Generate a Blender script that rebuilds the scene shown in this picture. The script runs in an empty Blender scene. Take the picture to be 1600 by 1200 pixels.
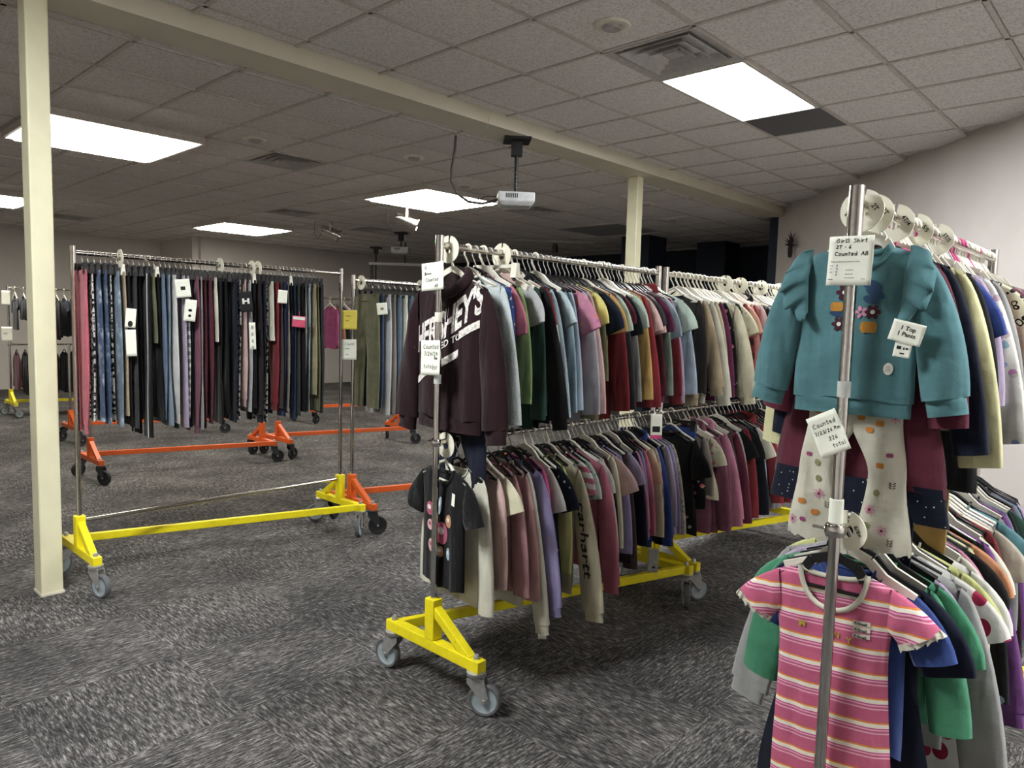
import bpy, bmesh, math, random
from mathutils import Matrix, Vector
from mathutils.bvhtree import BVHTree

# ------------------------------------------------------------------ camera, world, exposure
scene = bpy.context.scene
col = scene.collection
R = math.radians
cam_d = bpy.data.cameras.new('camera'); cam = bpy.data.objects.new('camera', cam_d); col.objects.link(cam)
cam_d.sensor_width = 36.0; cam_d.lens = 36.0 * 1126.0 / 1600.0; cam_d.clip_start = 0.05; cam_d.clip_end = 100
cam.matrix_world = Matrix.Translation((0, 0, 1.454)) @ (Matrix.Rotation(R(-46.958), 4, 'Z') @ Matrix.Rotation(R(90 - 4.810), 4, 'X') @ Matrix.Rotation(R(1.4755), 4, 'Z'))
scene.camera = cam
w = bpy.data.worlds.new('world'); scene.world = w; w.use_nodes = True
w.node_tree.nodes['Background'].inputs[0].default_value = (0.55, 0.6, 0.7, 1)
w.node_tree.nodes['Background'].inputs[1].default_value = 0.0
vs = scene.view_settings
vs.view_transform = 'Standard'; vs.look = 'None'; vs.gamma = 1.0; vs.use_curve_mapping = False
vs.exposure = 0.95
LAMP = 40.0            # strength of the lit fluorescent lenses

# ------------------------------------------------------------------ helpers
def hexc(h):
    h = h.lstrip('#')
    def f(v):
        v = int(v, 16) / 255.0
        return v / 12.92 if v <= 0.04045 else ((v + 0.055) / 1.055) ** 2.4
    return (f(h[0:2]), f(h[2:4]), f(h[4:6]), 1.0)

MATS = {}
class NT:
    def __init__(s, name):
        s.m = bpy.data.materials.new(name); s.m.use_nodes = True
        s.nt = s.m.node_tree; s.b = s.nt.nodes['Principled BSDF']
        s._c = None
    def n(s, t, **kw):
        x = s.nt.nodes.new(t)
        for k, v in kw.items(): setattr(x, k, v)
        return x
    def l(s, a, b): s.nt.links.new(a, b)
    def coord(s):
        if s._c is None: s._c = s.n('ShaderNodeTexCoord').outputs['Object']
        return s._c
    def mapping(s, scale=(1, 1, 1), rot=(0, 0, 0), src=None):
        m = s.n('ShaderNodeMapping'); m.inputs['Scale'].default_value = scale; m.inputs['Rotation'].default_value = rot
        s.l(src or s.coord(), m.inputs['Vector']); return m.outputs[0]
    def noise(s, scale, detail=2, rough=.5, vec=None):
        x = s.n('ShaderNodeTexNoise'); x.inputs['Scale'].default_value = scale; x.inputs['Detail'].default_value = detail
        x.inputs['Roughness'].default_value = rough; s.l(vec or s.coord(), x.inputs['Vector']); return x.outputs['Fac']
    def voro(s, scale, vec=None, feature='F1', out='Distance', rand=1.0):
        x = s.n('ShaderNodeTexVoronoi', feature=feature); x.inputs['Scale'].default_value = scale
        x.inputs['Randomness'].default_value = rand
        s.l(vec or s.coord(), x.inputs['Vector']); return x.outputs[out]
    def ramp(s, fac, stops, interp='LINEAR'):
        r = s.n('ShaderNodeValToRGB'); r.color_ramp.interpolation = interp
        e = r.color_ramp.elements
        while len(e) < len(stops): e.new(0.5)
        for i, (p, c) in enumerate(stops): e[i].position = p; e[i].color = c
        s.l(fac, r.inputs[0]); return r.outputs[0]
    def math(s, op, a, b=None):
        x = s.n('ShaderNodeMath', operation=op)
        for i, v in enumerate((a, b)):
            if v is None: continue
            if isinstance(v, (int, float)): x.inputs[i].default_value = v
            else: s.l(v, x.inputs[i])
        return x.outputs[0]
    def mix(s, fac, a, b, blend='MIX'):
        x = s.n('ShaderNodeMix', data_type='RGBA', blend_type=blend)
        for i, v in ((0, fac), (6, a), (7, b)):
            if isinstance(v, (int, float, tuple)): x.inputs[i].default_value = v
            else: s.l(v, x.inputs[i])
        return x.outputs[2]
    def sep(s, v=None):
        x = s.n('ShaderNodeSeparateXYZ'); s.l(v or s.coord(), x.inputs[0]); return x.outputs
    def bump(s, h, strength=.3, dist=.002):
        x = s.n('ShaderNodeBump'); x.inputs['Strength'].default_value = strength; x.inputs['Distance'].default_value = dist
        s.l(h, x.inputs['Height']); s.l(x.outputs[0], s.b.inputs['Normal'])
    def base(s, v):
        if isinstance(v, tuple): s.b.inputs['Base Color'].default_value = v
        else: s.l(v, s.b.inputs['Base Color'])
    def pbr(s, rough=.8, metal=0.0, spec=.5):
        s.b.inputs['Roughness'].default_value = rough; s.b.inputs['Metallic'].default_value = metal
        s.b.inputs['Specular IOR Level'].default_value = spec

def simple(name, hexv, rough=.6, metal=0.0, spec=.5, var=.12, scale=30, bump=0.0):
    if name in MATS: return MATS[name]
    t = NT(name); c = hexc(hexv)
    n = t.noise(scale, 3)
    d = tuple(x * (1 - var) for x in c[:3]) + (1,); u = tuple(min(1, x * (1 + var)) for x in c[:3]) + (1,)
    t.base(t.ramp(n, [(.3, d), (.7, u)])); t.pbr(rough, metal, spec)
    if bump: t.bump(n, bump, .002)
    MATS[name] = t.m; return t.m

class MB:
    def __init__(s): s.v = []; s.f = []
    def add(s, vs, fs):
        o = len(s.v); s.v += [tuple(p) for p in vs]; s.f += [tuple(o + i for i in f) for f in fs]; return s
    def box(s, x0, x1, y0, y1, z0, z1):
        return s.add([(x0,y0,z0),(x1,y0,z0),(x1,y1,z0),(x0,y1,z0),(x0,y0,z1),(x1,y0,z1),(x1,y1,z1),(x0,y1,z1)],
              [(0,3,2,1),(4,5,6,7),(0,1,5,4),(1,2,6,5),(2,3,7,6),(3,0,4,7)])
    def cbox(s, c, d): return s.box(c[0]-d[0]/2, c[0]+d[0]/2, c[1]-d[1]/2, c[1]+d[1]/2, c[2]-d[2]/2, c[2]+d[2]/2)
    def bar(s, p, q, a, b=None, up=(0, 0, 1)):
        p = Vector(p); q = Vector(q); b = b or a; d = (q - p).normalized(); u = Vector(up)
        if abs(d.dot(u)) > .99: u = Vector((1, 0, 0))
        sx = d.cross(u).normalized(); sz = sx.cross(d)
        vs = [c + sx * i * a / 2 + sz * j * b / 2 for c in (p, q) for i, j in ((-1,-1),(1,-1),(1,1),(-1,1))]
        return s.add(vs, [(0,1,2,3),(7,6,5,4),(0,4,5,1),(1,5,6,2),(2,6,7,3),(3,7,4,0)])
    def tube(s, pts, r, n=10, cap=True):
        pts = [Vector(p) for p in pts]; rr = r if isinstance(r, (list, tuple)) else [r] * len(pts)
        ref = None; vs = []
        for i, p in enumerate(pts):
            d = (pts[min(i+1, len(pts)-1)] - pts[max(i-1, 0)]).normalized()
            if ref is None:
                ref = d.cross(Vector((0, 0, 1)) if abs(d.z) < .9 else Vector((1, 0, 0))).normalized()
            ref = (ref - d * ref.dot(d)).normalized(); o = d.cross(ref)
            vs += [p + (ref * math.cos(2*math.pi*k/n) + o * math.sin(2*math.pi*k/n)) * rr[i] for k in range(n)]
        fs = [(i*n+k, i*n+(k+1)%n, (i+1)*n+(k+1)%n, (i+1)*n+k) for i in range(len(pts)-1) for k in range(n)]
        if cap: fs += [tuple(range(n))[::-1], tuple((len(pts)-1)*n + k for k in range(n))]
        return s.add(vs, fs)
    def lathe(s, prof, c, axis='Z', n=20, cap=True):
        ax = {'X': (Vector((0,1,0)), Vector((0,0,1)), Vector((1,0,0))), 'Y': (Vector((0,0,1)), Vector((1,0,0)), Vector((0,1,0))), 'Z': (Vector((1,0,0)), Vector((0,1,0)), Vector((0,0,1)))}[axis]
        c = Vector(c); vs = []
        for r, h in prof:
            vs += [c + ax[2]*h + (ax[0]*math.cos(2*math.pi*k/n) + ax[1]*math.sin(2*math.pi*k/n)) * r for k in range(n)]
        fs = [(i*n+k, i*n+(k+1)%n, (i+1)*n+(k+1)%n, (i+1)*n+k) for i in range(len(prof)-1) for k in range(n)]
        if cap: fs += [tuple(range(n))[::-1], tuple((len(prof)-1)*n + k for k in range(n))]
        return s.add(vs, fs)
    def mesh(s, name, smooth=False, weld=0):
        me = bpy.data.meshes.new(name); me.from_pydata(s.v, [], s.f)
        if weld:
            bm = bmesh.new(); bm.from_mesh(me); bmesh.ops.remove_doubles(bm, verts=bm.verts, dist=weld)
            bmesh.ops.recalc_face_normals(bm, faces=bm.faces); bm.to_mesh(me); bm.free()
        if smooth: me.polygons.foreach_set('use_smooth', [True] * len(me.polygons))
        me.update(); return me
    def build(s, name, mat, parent=None, smooth=False, weld=0, loc=None):
        return link(name, s.mesh(name, smooth, weld), mat, parent, loc)

def link(name, me, mat, parent=None, loc=None):
    o = bpy.data.objects.new(name, me); col.objects.link(o)
    if mat is not None:
        if not me.materials: me.materials.append(mat)
        elif me.materials[0] is not mat:
            o.material_slots[0].link = 'OBJECT'; o.material_slots[0].material = mat
    if parent is not None: o.parent = parent
    if loc: o.location = loc
    return o

def autosmooth(o, deg=40):
    me = o.data
    me.polygons.foreach_set('use_smooth', [True] * len(me.polygons))
    try: me.set_sharp_from_angle(angle=R(deg))
    except Exception: pass
    return o

def bevel(o, wdt=.003, seg=2):
    m = o.modifiers.new('bevel', 'BEVEL'); m.width = wdt; m.segments = seg; m.limit_method = 'ANGLE'; return o

def tag(o, label=None, cat=None, group=None, kind=None):
    if label: o['label'] = label
    if cat: o['category'] = cat
    if group: o['group'] = group
    if kind: o['kind'] = kind
    return o

def thing(name, label, cat, loc=(0, 0, 0), rz=0.0, group=None):
    o = bpy.data.objects.new(name, None); col.objects.link(o); o.location = loc; o.rotation_euler = (0, 0, rz)
    o.empty_display_size = .05
    return tag(o, label, cat, group)

def copy_tree(o, parent=None):
    c = o.copy(); col.objects.link(c); c.parent = parent
    for ch in o.children: copy_tree(ch, c)
    return c

def structure(o, label, cat): return tag(o, label, cat, kind='structure')

# ------------------------------------------------------------------ surfaces
def mat_carpet():
    t = NT('carpet'); p = t.coord()
    ck = t.n('ShaderNodeTexChecker'); ck.inputs['Scale'].default_value = 1.0 / .61; t.l(p, ck.inputs['Vector'])
    fac = ck.outputs['Fac']
    def streak(sx, sy):
        a = t.noise(1.0, 4, .65, t.mapping((sx, sy, 1)))
        b = t.noise(1.0, 2, .6, t.mapping((sx * 3.2, sy * 2.2, 1)))
        return t.math('ADD', t.math('MULTIPLY', a, .62), t.math('MULTIPLY', b, .42))
    ha = streak(15, 100); hb = streak(100, 15)
    x = t.n('ShaderNodeMix', data_type='FLOAT'); t.l(fac, x.inputs[0]); t.l(ha, x.inputs[2]); t.l(hb, x.inputs[3])
    h = x.outputs[0]
    big = t.noise(2.2, 2)
    h2 = t.math('ADD', h, t.math('MULTIPLY', t.math('SUBTRACT', big, .5), .18))
    t.base(t.ramp(h2, [(.39, hexc('262525')), (.49, hexc('3e3d3c')), (.57, hexc('605e5c')), (.65, hexc('8f8c88')), (.76, hexc('b3afa8'))]))
    t.pbr(.95, 0, .1); t.bump(h, .6, .004); return t.m
def mat_tile():
    t = NT('ceiling_tile'); n = t.noise(85, 3, .7); big = t.noise(.8, 2)
    c = t.ramp(n, [(.38, hexc('c6c2c0')), (.5, hexc('e4e1df')), (.7, hexc('efedeb'))])
    t.base(t.mix(.25, c, t.ramp(big, [(.3, hexc('d5cfc9')), (.7, hexc('f4f1ec'))]), 'MULTIPLY')); t.pbr(.95, 0, .1); t.bump(n, .7, .006); return t.m
M_CARPET = mat_carpet(); M_TILE = mat_tile()
M_GRID = simple('ceiling_grid_metal', 'c0bbb3', .6)
M_WALL = simple('greige_wall_paint', 'cac4be', .85, var=.04, scale=3, bump=.05)
M_WALLB = M_WALL
M_NAVY = simple('navy_wall_paint', '1a2130', .8, var=.08, scale=3)
M_COLUMN = simple('cream_column_paint', 'd9d5b4', .45, var=.05, scale=6, bump=.04)
M_STEP = simple('cream_soffit_paint', 'cfc9b6', .6, var=.04, scale=4)
M_SOFFIT = M_STEP
M_BASEB = simple('black_baseboard_vinyl', '1c1b1b', .6)
def metal(name, hexv, rough): return simple(name, hexv, rough, 1.0, var=.08, scale=60)
M_CHROME = metal('chrome', 'cfcdc8', .09)
M_STEEL = simple('zinc_plated_steel', 'b4b4b0', .42, .65, var=.12, scale=60)
M_DARKSTEEL = metal('dark_steel', '55575a', .45)
M_RAIL = metal('chrome_rail', 'c9c5bc', .15)
def mat_paint(name, hexv):
    t = NT(name); n = t.noise(9, 4, .7); s = t.voro(60)
    c = t.ramp(n, [(.25, tuple(x * .8 for x in hexc(hexv)[:3]) + (1,)), (.55, hexc(hexv))])
    chips = t.ramp(t.noise(38, 3, .7), [(.70, (0, 0, 0, 1)), (.76, (1, 1, 1, 1))])
    t.base(t.mix(chips, c, tuple(x * .45 for x in hexc(hexv)[:3]) + (1,))); t.pbr(.42, 0, .5); t.bump(s, .05, .001); return t.m
M_YELLOW = mat_paint('yellow_paint', 'efdf1c'); M_ORANGE = mat_paint('orange_paint', 'cf5a22')
M_TYRE = simple('grey_rubber', '5c5e5f', .75); M_HUB = simple('blue_grey_plastic_hub', '97a3a6', .5); M_BTYRE = simple('black_rubber', '18181a', .7)
M_BLACKP = simple('black_plastic', '121213', .38, var=.2); M_WHITEP = simple('white_plastic', 'dedbcc', .45, var=.05)
M_PINKP = simple('pink_plastic', 'c8497f', .45); M_DISC = simple('ivory_plastic_disc', 'e3e2cd', .5, var=.04)
M_PAPER = simple('white_paper', 'e9ecdc', .9, var=.03, scale=12); M_YPAPER = simple('yellow_paper', 'dccb58', .9, var=.05)
M_INK = simple('black_ink', '141414', .8); M_PENCIL = simple('grey_pencil', '8f9490', .9); M_PURPLE = simple('purple_ink', '5d5790', .9)
M_TAPE = simple('clear_tape', 'bfc4bd', .25); M_GREEN = simple('green_dot_sticker', '3fd24a', .6)
def mat_lamp(name, strength, colr):
    t = NT(name); t.base((.8, .8, .78, 1)); t.b.inputs['Emission Color'].default_value = colr; t.b.inputs['Emission Strength'].default_value = strength; t.pbr(.5)
    return t.m
M_LAMP = mat_lamp('fluorescent_lens', LAMP, (.97, .98, 1, 1)); M_LAMPW = mat_lamp('warm_fluorescent_lens', LAMP * .3, (1, .95, .84, 1))
M_UNLIT = simple('unlit_lens', '9a9b9b', .5)
M_GREYPANEL = simple('dark_grey_panel', '5c5c5d', .7, var=.06); M_DUCT = simple('galvanised_duct', '9c9a97', .5)
M_VENT = simple('vent_grey_metal', 'a9a6a2', .5)

# ------------------------------------------------------------------ structure
ZN, ZF = 3.07, 2.97          # near ceiling, far (lower) ceiling
T = .6096
fl = MB().box(-5, 16, -5, 17, -.06, 0).build('floor', M_CARPET); structure(fl, 'dark grey streaky carpet tile floor', 'floor')
# near ceiling
ceil = MB().box(-5, 10, -5, 4.03, ZN + .03, ZN + .12).build('ceiling', M_TILE); structure(ceil, 'white drop ceiling of square tiles over the front racks', 'ceiling')
NX0, NY0 = 4.176, 2.673
def wall_x(y): return y + 5.47          # the slanting right wall
near_skip = {(0, -1), (1, -1), (-1, -1), (2, -1), (-8, -1), (-7, -1), (-4, -7), (-3, -7)}
tile_me = {}
def tile(parent, x0, y0, x1, y1, z, rng):
    k = (round(x1 - x0, 2), round(y1 - y0, 2))
    if k not in tile_me:
        g = .011; a, b = (x1 - x0) / 2 - g, (y1 - y0) / 2 - g
        m = MB(); e = .008
        m.add([(-a,-b,0.006),(a,-b,0.006),(a,b,0.006),(-a,b,0.006),(-a+e,-b+e,-.006),(a-e,-b+e,-.006),(a-e,b-e,-.006),(-a+e,b-e,-.006),(-a,-b,.02),(a,-b,.02),(a,b,.02),(-a,b,.02)],
              [(4,7,6,5),(0,1,5,4)[::-1],(1,2,6,5)[::-1],(2,3,7,6)[::-1],(3,0,4,7)[::-1],(8,9,1,0)[::-1],(9,10,2,1)[::-1],(10,11,3,2)[::-1],(11,8,0,3)[::-1],(8,9,10,11)])
        tile_me[k] = m.mesh('ceiling_tile')
    o = link('ceiling_tile', tile_me[k], M_TILE, parent, ((x0 + x1) / 2, (y0 + y1) / 2, z + .008 + rng.uniform(-.002, .002)))
    o.rotation_euler = (rng.uniform(-.003, .003), rng.uniform(-.003, .003), 0)
    return o
rng = random.Random(3)
for i in range(-10, 9):
    for j in range(-8, 3):
        x0, y0 = NX0 + i * T, NY0 + j * T
        y1 = min(y0 + T, 4.03)
        if (i, j) in near_skip or x0 + T > wall_x(y0) + T * 1.4: continue
        if y1 - y0 < .05: continue
        tile(ceil, x0, y0, x0 + T, y1, ZN, rng)
for i in range(-10, 10):
    x = NX0 + i * T; MB().box(x - .012, x + .012, -4, 4.03, ZN - .004, ZN + .03).build('grid_bar', M_GRID, ceil)
for j in range(-8, 4):
    y = NY0 + j * T
    if y < 4.03: MB().box(-3, 9.7, y - .012, y + .012, ZN - .004, ZN + .03).build('grid_bar', M_GRID, ceil)
# ceiling step (bulkhead) and flat soffit behind it
st = MB().box(-5, 9.6, 4.03, 4.06, ZF, ZN + .12).build('trim_1', M_STEP); structure(st, 'cream bulkhead face stepping down to the lower ceiling', 'bulkhead')
so = MB().box(-5, 9.6, 4.06, 4.33, ZF, ZF + .05).build('trim_2', M_SOFFIT); structure(so, 'flat painted soffit strip behind the cream bulkhead', 'soffit')
# far ceiling
ceil2 = MB().box(-5, 16, 4.33, 17, ZF + .03, ZF + .12).build('ceiling_lower', M_TILE); structure(ceil2, 'lower dim drop ceiling above the rear racks', 'ceiling')
FX0, FY0 = 2.79, 4.42
lights_far = {(-2, 3): 1, (4, 3): 1, (4, 11): 1, (-2, 11): 1, (10, 3): 0}
skip2 = set()
for (i, j) in lights_far: skip2 |= {(i + a, j + b) for a in (0, 1) for b in (0, 1)}
vent_cells = [(1, 3), (7, 3), (1, 14), (4, 8), (7, 9)]
skip2 |= set(vent_cells)
rest = MB(); cnt = 0
for j in range(-1, 20):
    for i in range(-6, 18):
        x0, y0 = FX0 + i * T, FY0 + j * T
        if j == -1: y0, y1 = 4.345, FY0
        else: y1 = y0 + T
        if (i, j) in skip2: continue
        if j <= 8 and -4 <= i <= 13 and j >= 0:
            tile(ceil2, x0, y0, x0 + T, y1, ZF, rng); cnt += 1
        else:
            g = .012; rest.box(x0 + g, x0 + T - g, y0 + g, y1 - g, ZF + .006, ZF + .028)
o = rest.build('distant_ceiling_tiles', M_TILE, ceil2); o['kind'] = 'stuff'
for i in range(-6, 19):
    x = FX0 + i * T; MB().box(x - .012, x + .012, 4.335, 16.2, ZF - .004, ZF + .03).build('grid_bar', M_GRID, ceil2)
for j in range(0, 20):
    y = FY0 + j * T; MB().box(-1, 13.6, y - .012, y + .012, ZF - .004, ZF + .03).build('grid_bar', M_GRID, ceil2)
# walls
def wall(name, p, q, z0, z1, mat, label, th=.12):
    p = Vector((p[0], p[1], 0)); q = Vector((q[0], q[1], 0)); d = (q - p).normalized(); n = Vector((-d.y, d.x, 0)) * th
    m = MB(); a = [p, q, q + n, p + n]
    m.add([(v.x, v.y, z0) for v in a] + [(v.x, v.y, z1) for v in a], [(0,3,2,1),(4,5,6,7),(0,1,5,4),(1,2,6,5),(2,3,7,6),(3,0,4,7)])
    o = m.build(name, mat); structure(o, label, 'wall'); return o
wall('wall_right', (9.62, 4.15), (3.2, -2.27), 0, ZN + .03, M_WALL, 'smooth greige slanting wall behind the teal sweater rack')
wall('wall_front', (3.3, -2.2), (-5, -2.2), 0, ZN + .03, M_WALL, 'greige wall behind the viewer')
wall('wall_left', (-2.6, -5), (-2.6, 16.2), 0, ZN, M_WALL, 'greige side wall')
wall('wall_back', (6.2, 16.0), (-2.8, 16.0), 0, ZF + .03, M_WALL, 'greige rear wall beyond the two-tier dark clothes rack')
wall('wall_back_recess', (6.2, 14.3), (6.2, 16.1), 0, ZF + .03, M_WALLB, 'short return of the rear wall')
wall('wall_back_right', (13.4, 14.3), (6.2, 14.3), 0, ZF + .03, M_WALLB, 'greige rear wall behind the sweater rack')
wall('wall_far', (12.9, 4.2), (12.9, 14.4), 0, ZF + .03, M_NAVY, 'unlit navy wall beyond the long double rack')
wall('wall_far_return', (9.62, 4.15), (13.0, 4.15), 0, ZF + .03, M_NAVY, 'navy return wall beside the greige slanting wall')
b = MB().box(12.84, 12.9, 4.2, 14.3, ZF - .12, ZF).build('trim_3', M_SOFFIT); structure(b, 'pale crown moulding along the top of the navy wall', 'moulding')
for x, y, wd, n in ((10.6, 6.9, .55, 1), (12.0, 6.25, .55, 2)):
    o = MB().box(x - wd / 2, x + wd / 2, y - wd / 2, y + wd / 2, 0, ZF).build('pillar', M_NAVY); bevel(o, .01)
    structure(o, 'wide navy pillar standing apart from the navy wall' if n == 1 else 'second navy pillar close to the navy wall', 'pillar')
bb = MB().box(-2.6, 6.2, 15.98, 16.0, 0, .1).build('baseboard_back', M_BASEB); structure(bb, 'black vinyl baseboard on the rear wall', 'baseboard')
# columns
for n, (x, y, z1, lab) in enumerate(((.99, 4.17, ZF, 'scuffed cream square column beside the yellow pants rack'), (6.26, 4.175, ZF, 'cream square column rising behind the maroon hoodie rack'))):
    o = MB().box(x, x + .1, y, y + .125, 0, z1).build('column', M_COLUMN); bevel(o, .008, 3); structure(o, lab, 'column')
    c = MB().box(x - .004, x + .104, y - .004, y + .129, 0, .012).build('base_bead', M_STEP, o)

# ceiling fixtures
def lamp_fixture(x0, y0, x1, y1, z, lens, label, group=None, drop=.0, name='ceiling_light'):
    o = thing(name, label, 'light', ((x0 + x1) / 2, (y0 + y1) / 2, z), 0, group)
    a, b = (x1 - x0) / 2 - .008, (y1 - y0) / 2 - .008
    f = MB(); g = .022
    for s in (-1, 1):
        f.box(s * a - (g if s > 0 else 0), s * a + (g if s < 0 else 0), -b, b, -.012 - drop, .025)
        f.box(-a + g, a - g, s * b - (g if s > 0 else 0), s * b + (g if s < 0 else 0), -.012 - drop, .025)
    f.box(-a, a, -b, b, .022, .028)
    f.build('frame', M_GRID, o)
    ln = MB(); c, d = a - g, b - g
    if drop:
        e = .05
        ln.add([(-c,-d,0),(c,-d,0),(c,d,0),(-c,d,0),(-c+e,-d+e,-drop-.03),(c-e,-d+e,-drop-.03),(c-e,d-e,-drop-.03),(-c+e,d-e,-drop-.03)],
               [(4,7,6,5),(0,4,5,1),(1,5,6,2),(2,6,7,3),(3,7,4,0)])
    else: ln.box(-c, c, -d, d, -.004, .004)
    ln.build('lens_offscreen' if name.endswith('_offscreen') else 'lens', lens, o); return o
lamp_fixture(NX0, NY0 - T, NX0 + 2 * T, NY0, ZN, M_LAMP, 'bright white flat fluorescent panel beside the ceiling vent')
lamp_fixture(NX0 - 8 * T, NY0 - T, NX0 - 6 * T, NY0, ZN, M_LAMP, 'bright white flat fluorescent panel near the side wall', name='ceiling_light_left_offscreen')
lamp_fixture(NX0 - 4 * T, NY0 - 7 * T, NX0 - 2 * T, NY0 - 6 * T, ZN, M_LAMP, 'bright white flat fluorescent panel near the greige front wall', name='ceiling_light_behind_offscreen')
FL_LAB = {(-2, 3): 'large glowing square ceiling light above the yellow pants rack', (4, 3): 'large glowing square ceiling light beside the hanging chrome spotlight',
          (4, 11): 'glowing square ceiling light towards the dim rear wall', (-2, 11): 'glowing square ceiling light above the two-tier dark clothes rack', (10, 3): 'unlit dark square ceiling light near the navy pillar'}
for (i, j), on in lights_far.items():
    lamp_fixture(FX0 + i * T, FY0 + j * T, FX0 + (i + 2) * T, FY0 + (j + 2) * T, ZF, M_LAMPW if on else M_UNLIT, FL_LAB[(i, j)], None, .05 if on else 0)
def vent(x, y, z, label, mat=M_VENT, group=None):
    o = thing('ceiling_vent', label, 'vent', (x, y, z), 0, group)
    MB().box(-.295, .295, -.295, .295, .07, .08).build('duct_box', M_DUCT, o)
    def ring(name, a, b, za, zb):
        m = MB(); vs = [(s*a, t*a, za) for s, t in ((-1,-1),(1,-1),(1,1),(-1,1))] + [(s*b, t*b, zb) for s, t in ((-1,-1),(1,-1),(1,1),(-1,1))]
        m.add(vs, [(k, (k+1)%4, 4+(k+1)%4, 4+k) for k in range(4)]); q = m.build(name, mat, o)
        s_ = q.modifiers.new('s', 'SOLIDIFY'); s_.thickness = .004; return q
    ring('frame', .297, .255, -.004, .004); ring('frame', .255, .25, .004, .07)
    for a in (.235, .165, .10): ring('louver', a, a - .045, -.006, .04)
    MB().box(-.045, .045, -.045, .045, .0, .012).build('centre_plate', mat, o)
    return o
vent(NX0 - .5 * T, NY0 - .5 * T, ZN, 'grey square louvred vent next to the bright white panel')
VL = ['dark louvred ceiling vent between the two large square lights', 'dark louvred ceiling vent beyond the hanging projector', 'small far ceiling vent near the greige rear wall', 'dim ceiling vent past the chrome spotlight', 'dim ceiling vent near the black spotlight']
for k, (i, j) in enumerate(vent_cells): vent(FX0 + (i + .5) * T, FY0 + (j + .5) * T, ZF, VL[k])
gp = MB().box(NX0 + 2 * T + .01, NX0 + 3 * T - .01, NY0 - T + .01, NY0 - .01, ZN + .002, ZN + .02).build('return_air_panel', M_GREYPANEL); bevel(gp, .003)
tag(gp, 'dark grey square panel at the end of the bright white light', 'panel')
def round_fix(x, y, z, label, big=1.0):
    o = thing('ceiling_speaker', label, 'ceiling fixture', (x, y, z))
    autosmooth(MB().lathe([(.095*big, .004), (.1*big, -.004), (.09*big, -.012), (.062*big, -.010)], (0, 0, 0)).build('trim_ring', M_WHITEP, o))
    autosmooth(MB().lathe([(.056*big, -.004), (.055*big, -.02), (.045*big, -.026), (.03*big, -.02)], (0, 0, 0)).build('inner_eye', M_VENT, o))
round_fix(3.28, 2.39, ZN - .002, 'white round recessed fixture in the speckled tile beside the vent')
round_fix(3.08, 5.96, ZF - .002, 'round recessed fixture beside the dark louvred vent')
round_fix(4.34, 5.37, ZF - .002, 'round recessed fixture near the hanging projector cable')
round_fix(5.59, 6.02, ZF - .002, 'round recessed fixture between spotlight and projector')
round_fix(7.7, 5.0, ZF - .002, 'dim round recessed fixture near the rear column')
round_fix(9.0, 5.4, ZF - .002, 'dim round recessed fixture near the navy pillars')

# projectors
M_PROJ = simple('projector_white_plastic', 'b9bcbc', .5); M_PBLK = simple('black_powder_coat', '17181a', .5)
def projector(loc, rz, label, z_ceil, full=True):
    o = thing('projector', label, 'projector', loc, rz)
    w_, d_, h_ = .30, .24, .095
    bd = MB(); bd.add([(-w_/2,-d_/2,.02),(w_/2,-d_/2,.02),(w_/2,d_/2,.02),(-w_/2,d_/2,.02),(-w_/2,-d_/2,h_),(w_/2,-d_/2,h_),(w_/2,d_/2,h_),(-w_/2,d_/2,h_),
        (-w_/2+.03,-d_/2+.03,-.015),(w_/2-.03,-d_/2+.03,-.015),(w_/2-.03,d_/2-.03,-.015),(-w_/2+.03,d_/2-.03,-.015)],
        [(4,5,6,7),(0,1,5,4),(1,2,6,5),(2,3,7,6),(3,0,4,7),(8,11,10,9),(0,8,9,1),(1,9,10,2),(2,10,11,3),(3,11,8,0)])
    b = bd.build('body', M_PROJ, o); bevel(b, .008, 3)
    for k in range(7): MB().box(-.09 + k * .015, -.082 + k * .015, -d_/2 - .002, -d_/2 + .002, .045, .08).build('vent_slot', M_PBLK, b)
    autosmooth(MB().lathe([(.006, 0), (.006, .003)], (.07, -d_/2 - .003, .05), 'Y', 10).build('sensor', M_VENT, b))
    autosmooth(MB().lathe([(.035, 0), (.035, .02), (.028, .022)], (.07, d_/2, .055), 'Y').build('lens', M_PBLK, o))
    for k in range(4): MB().box(-w_/2 - .002, -w_/2 + .002, -.08 + k * .04, -.06 + k * .04, .04, .06).build('port', M_PBLK, b)
    top = z_ceil - loc[2]
    mt = MB(); mt.lathe([(.045, 0), (.045, .012)], (0, 0, h_)); mt.tube([(0, 0, h_), (0, 0, top - .1)], .016, 12)
    m = autosmooth(mt.build('mount_pole', M_PBLK, o))
    MB().box(-.045, .045, -.03, .03, top - .14, top - .02).build('bracket', M_PBLK, o)
    p = MB().box(-.11, .11, -.11, .11, top - .022, top + .002).build('ceiling_plate', M_PBLK, o); bevel(p, .004)
    if full:
        for k in range(5): MB().lathe([(.004, 0), (.004, .003)], (0, -.019, h_ + .05 + k * .03), 'Y', 8).build('hole', M_VENT, m)
    return o
projector((4.45, 4.17, 2.43), R(-42), 'light grey projector hanging from a black ceiling pole by the bulkhead', ZF)
projector((7.9, 10.1, 2.62), R(-50), 'dim projector hanging far off past the chrome spotlight', ZF, False)
projector((9.2, 12.6, 2.2), R(-50), 'small dim projector near the dark rear wall', ZF, False)
cb = MB().tube([(4.07, 4.5, ZF + .01), (4.06, 4.5, 2.85), (4.03, 4.5, 2.7), (4.02, 4.49, 2.6), (4.06, 4.46, 2.5), (4.13, 4.4, 2.44), (4.22, 4.33, 2.43), (4.31, 4.29, 2.46), (4.34, 4.27, 2.475)], .011, 8).build('projector_cable', simple('grey_cable', '4d4b48', .6)); autosmooth(cb)
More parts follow.
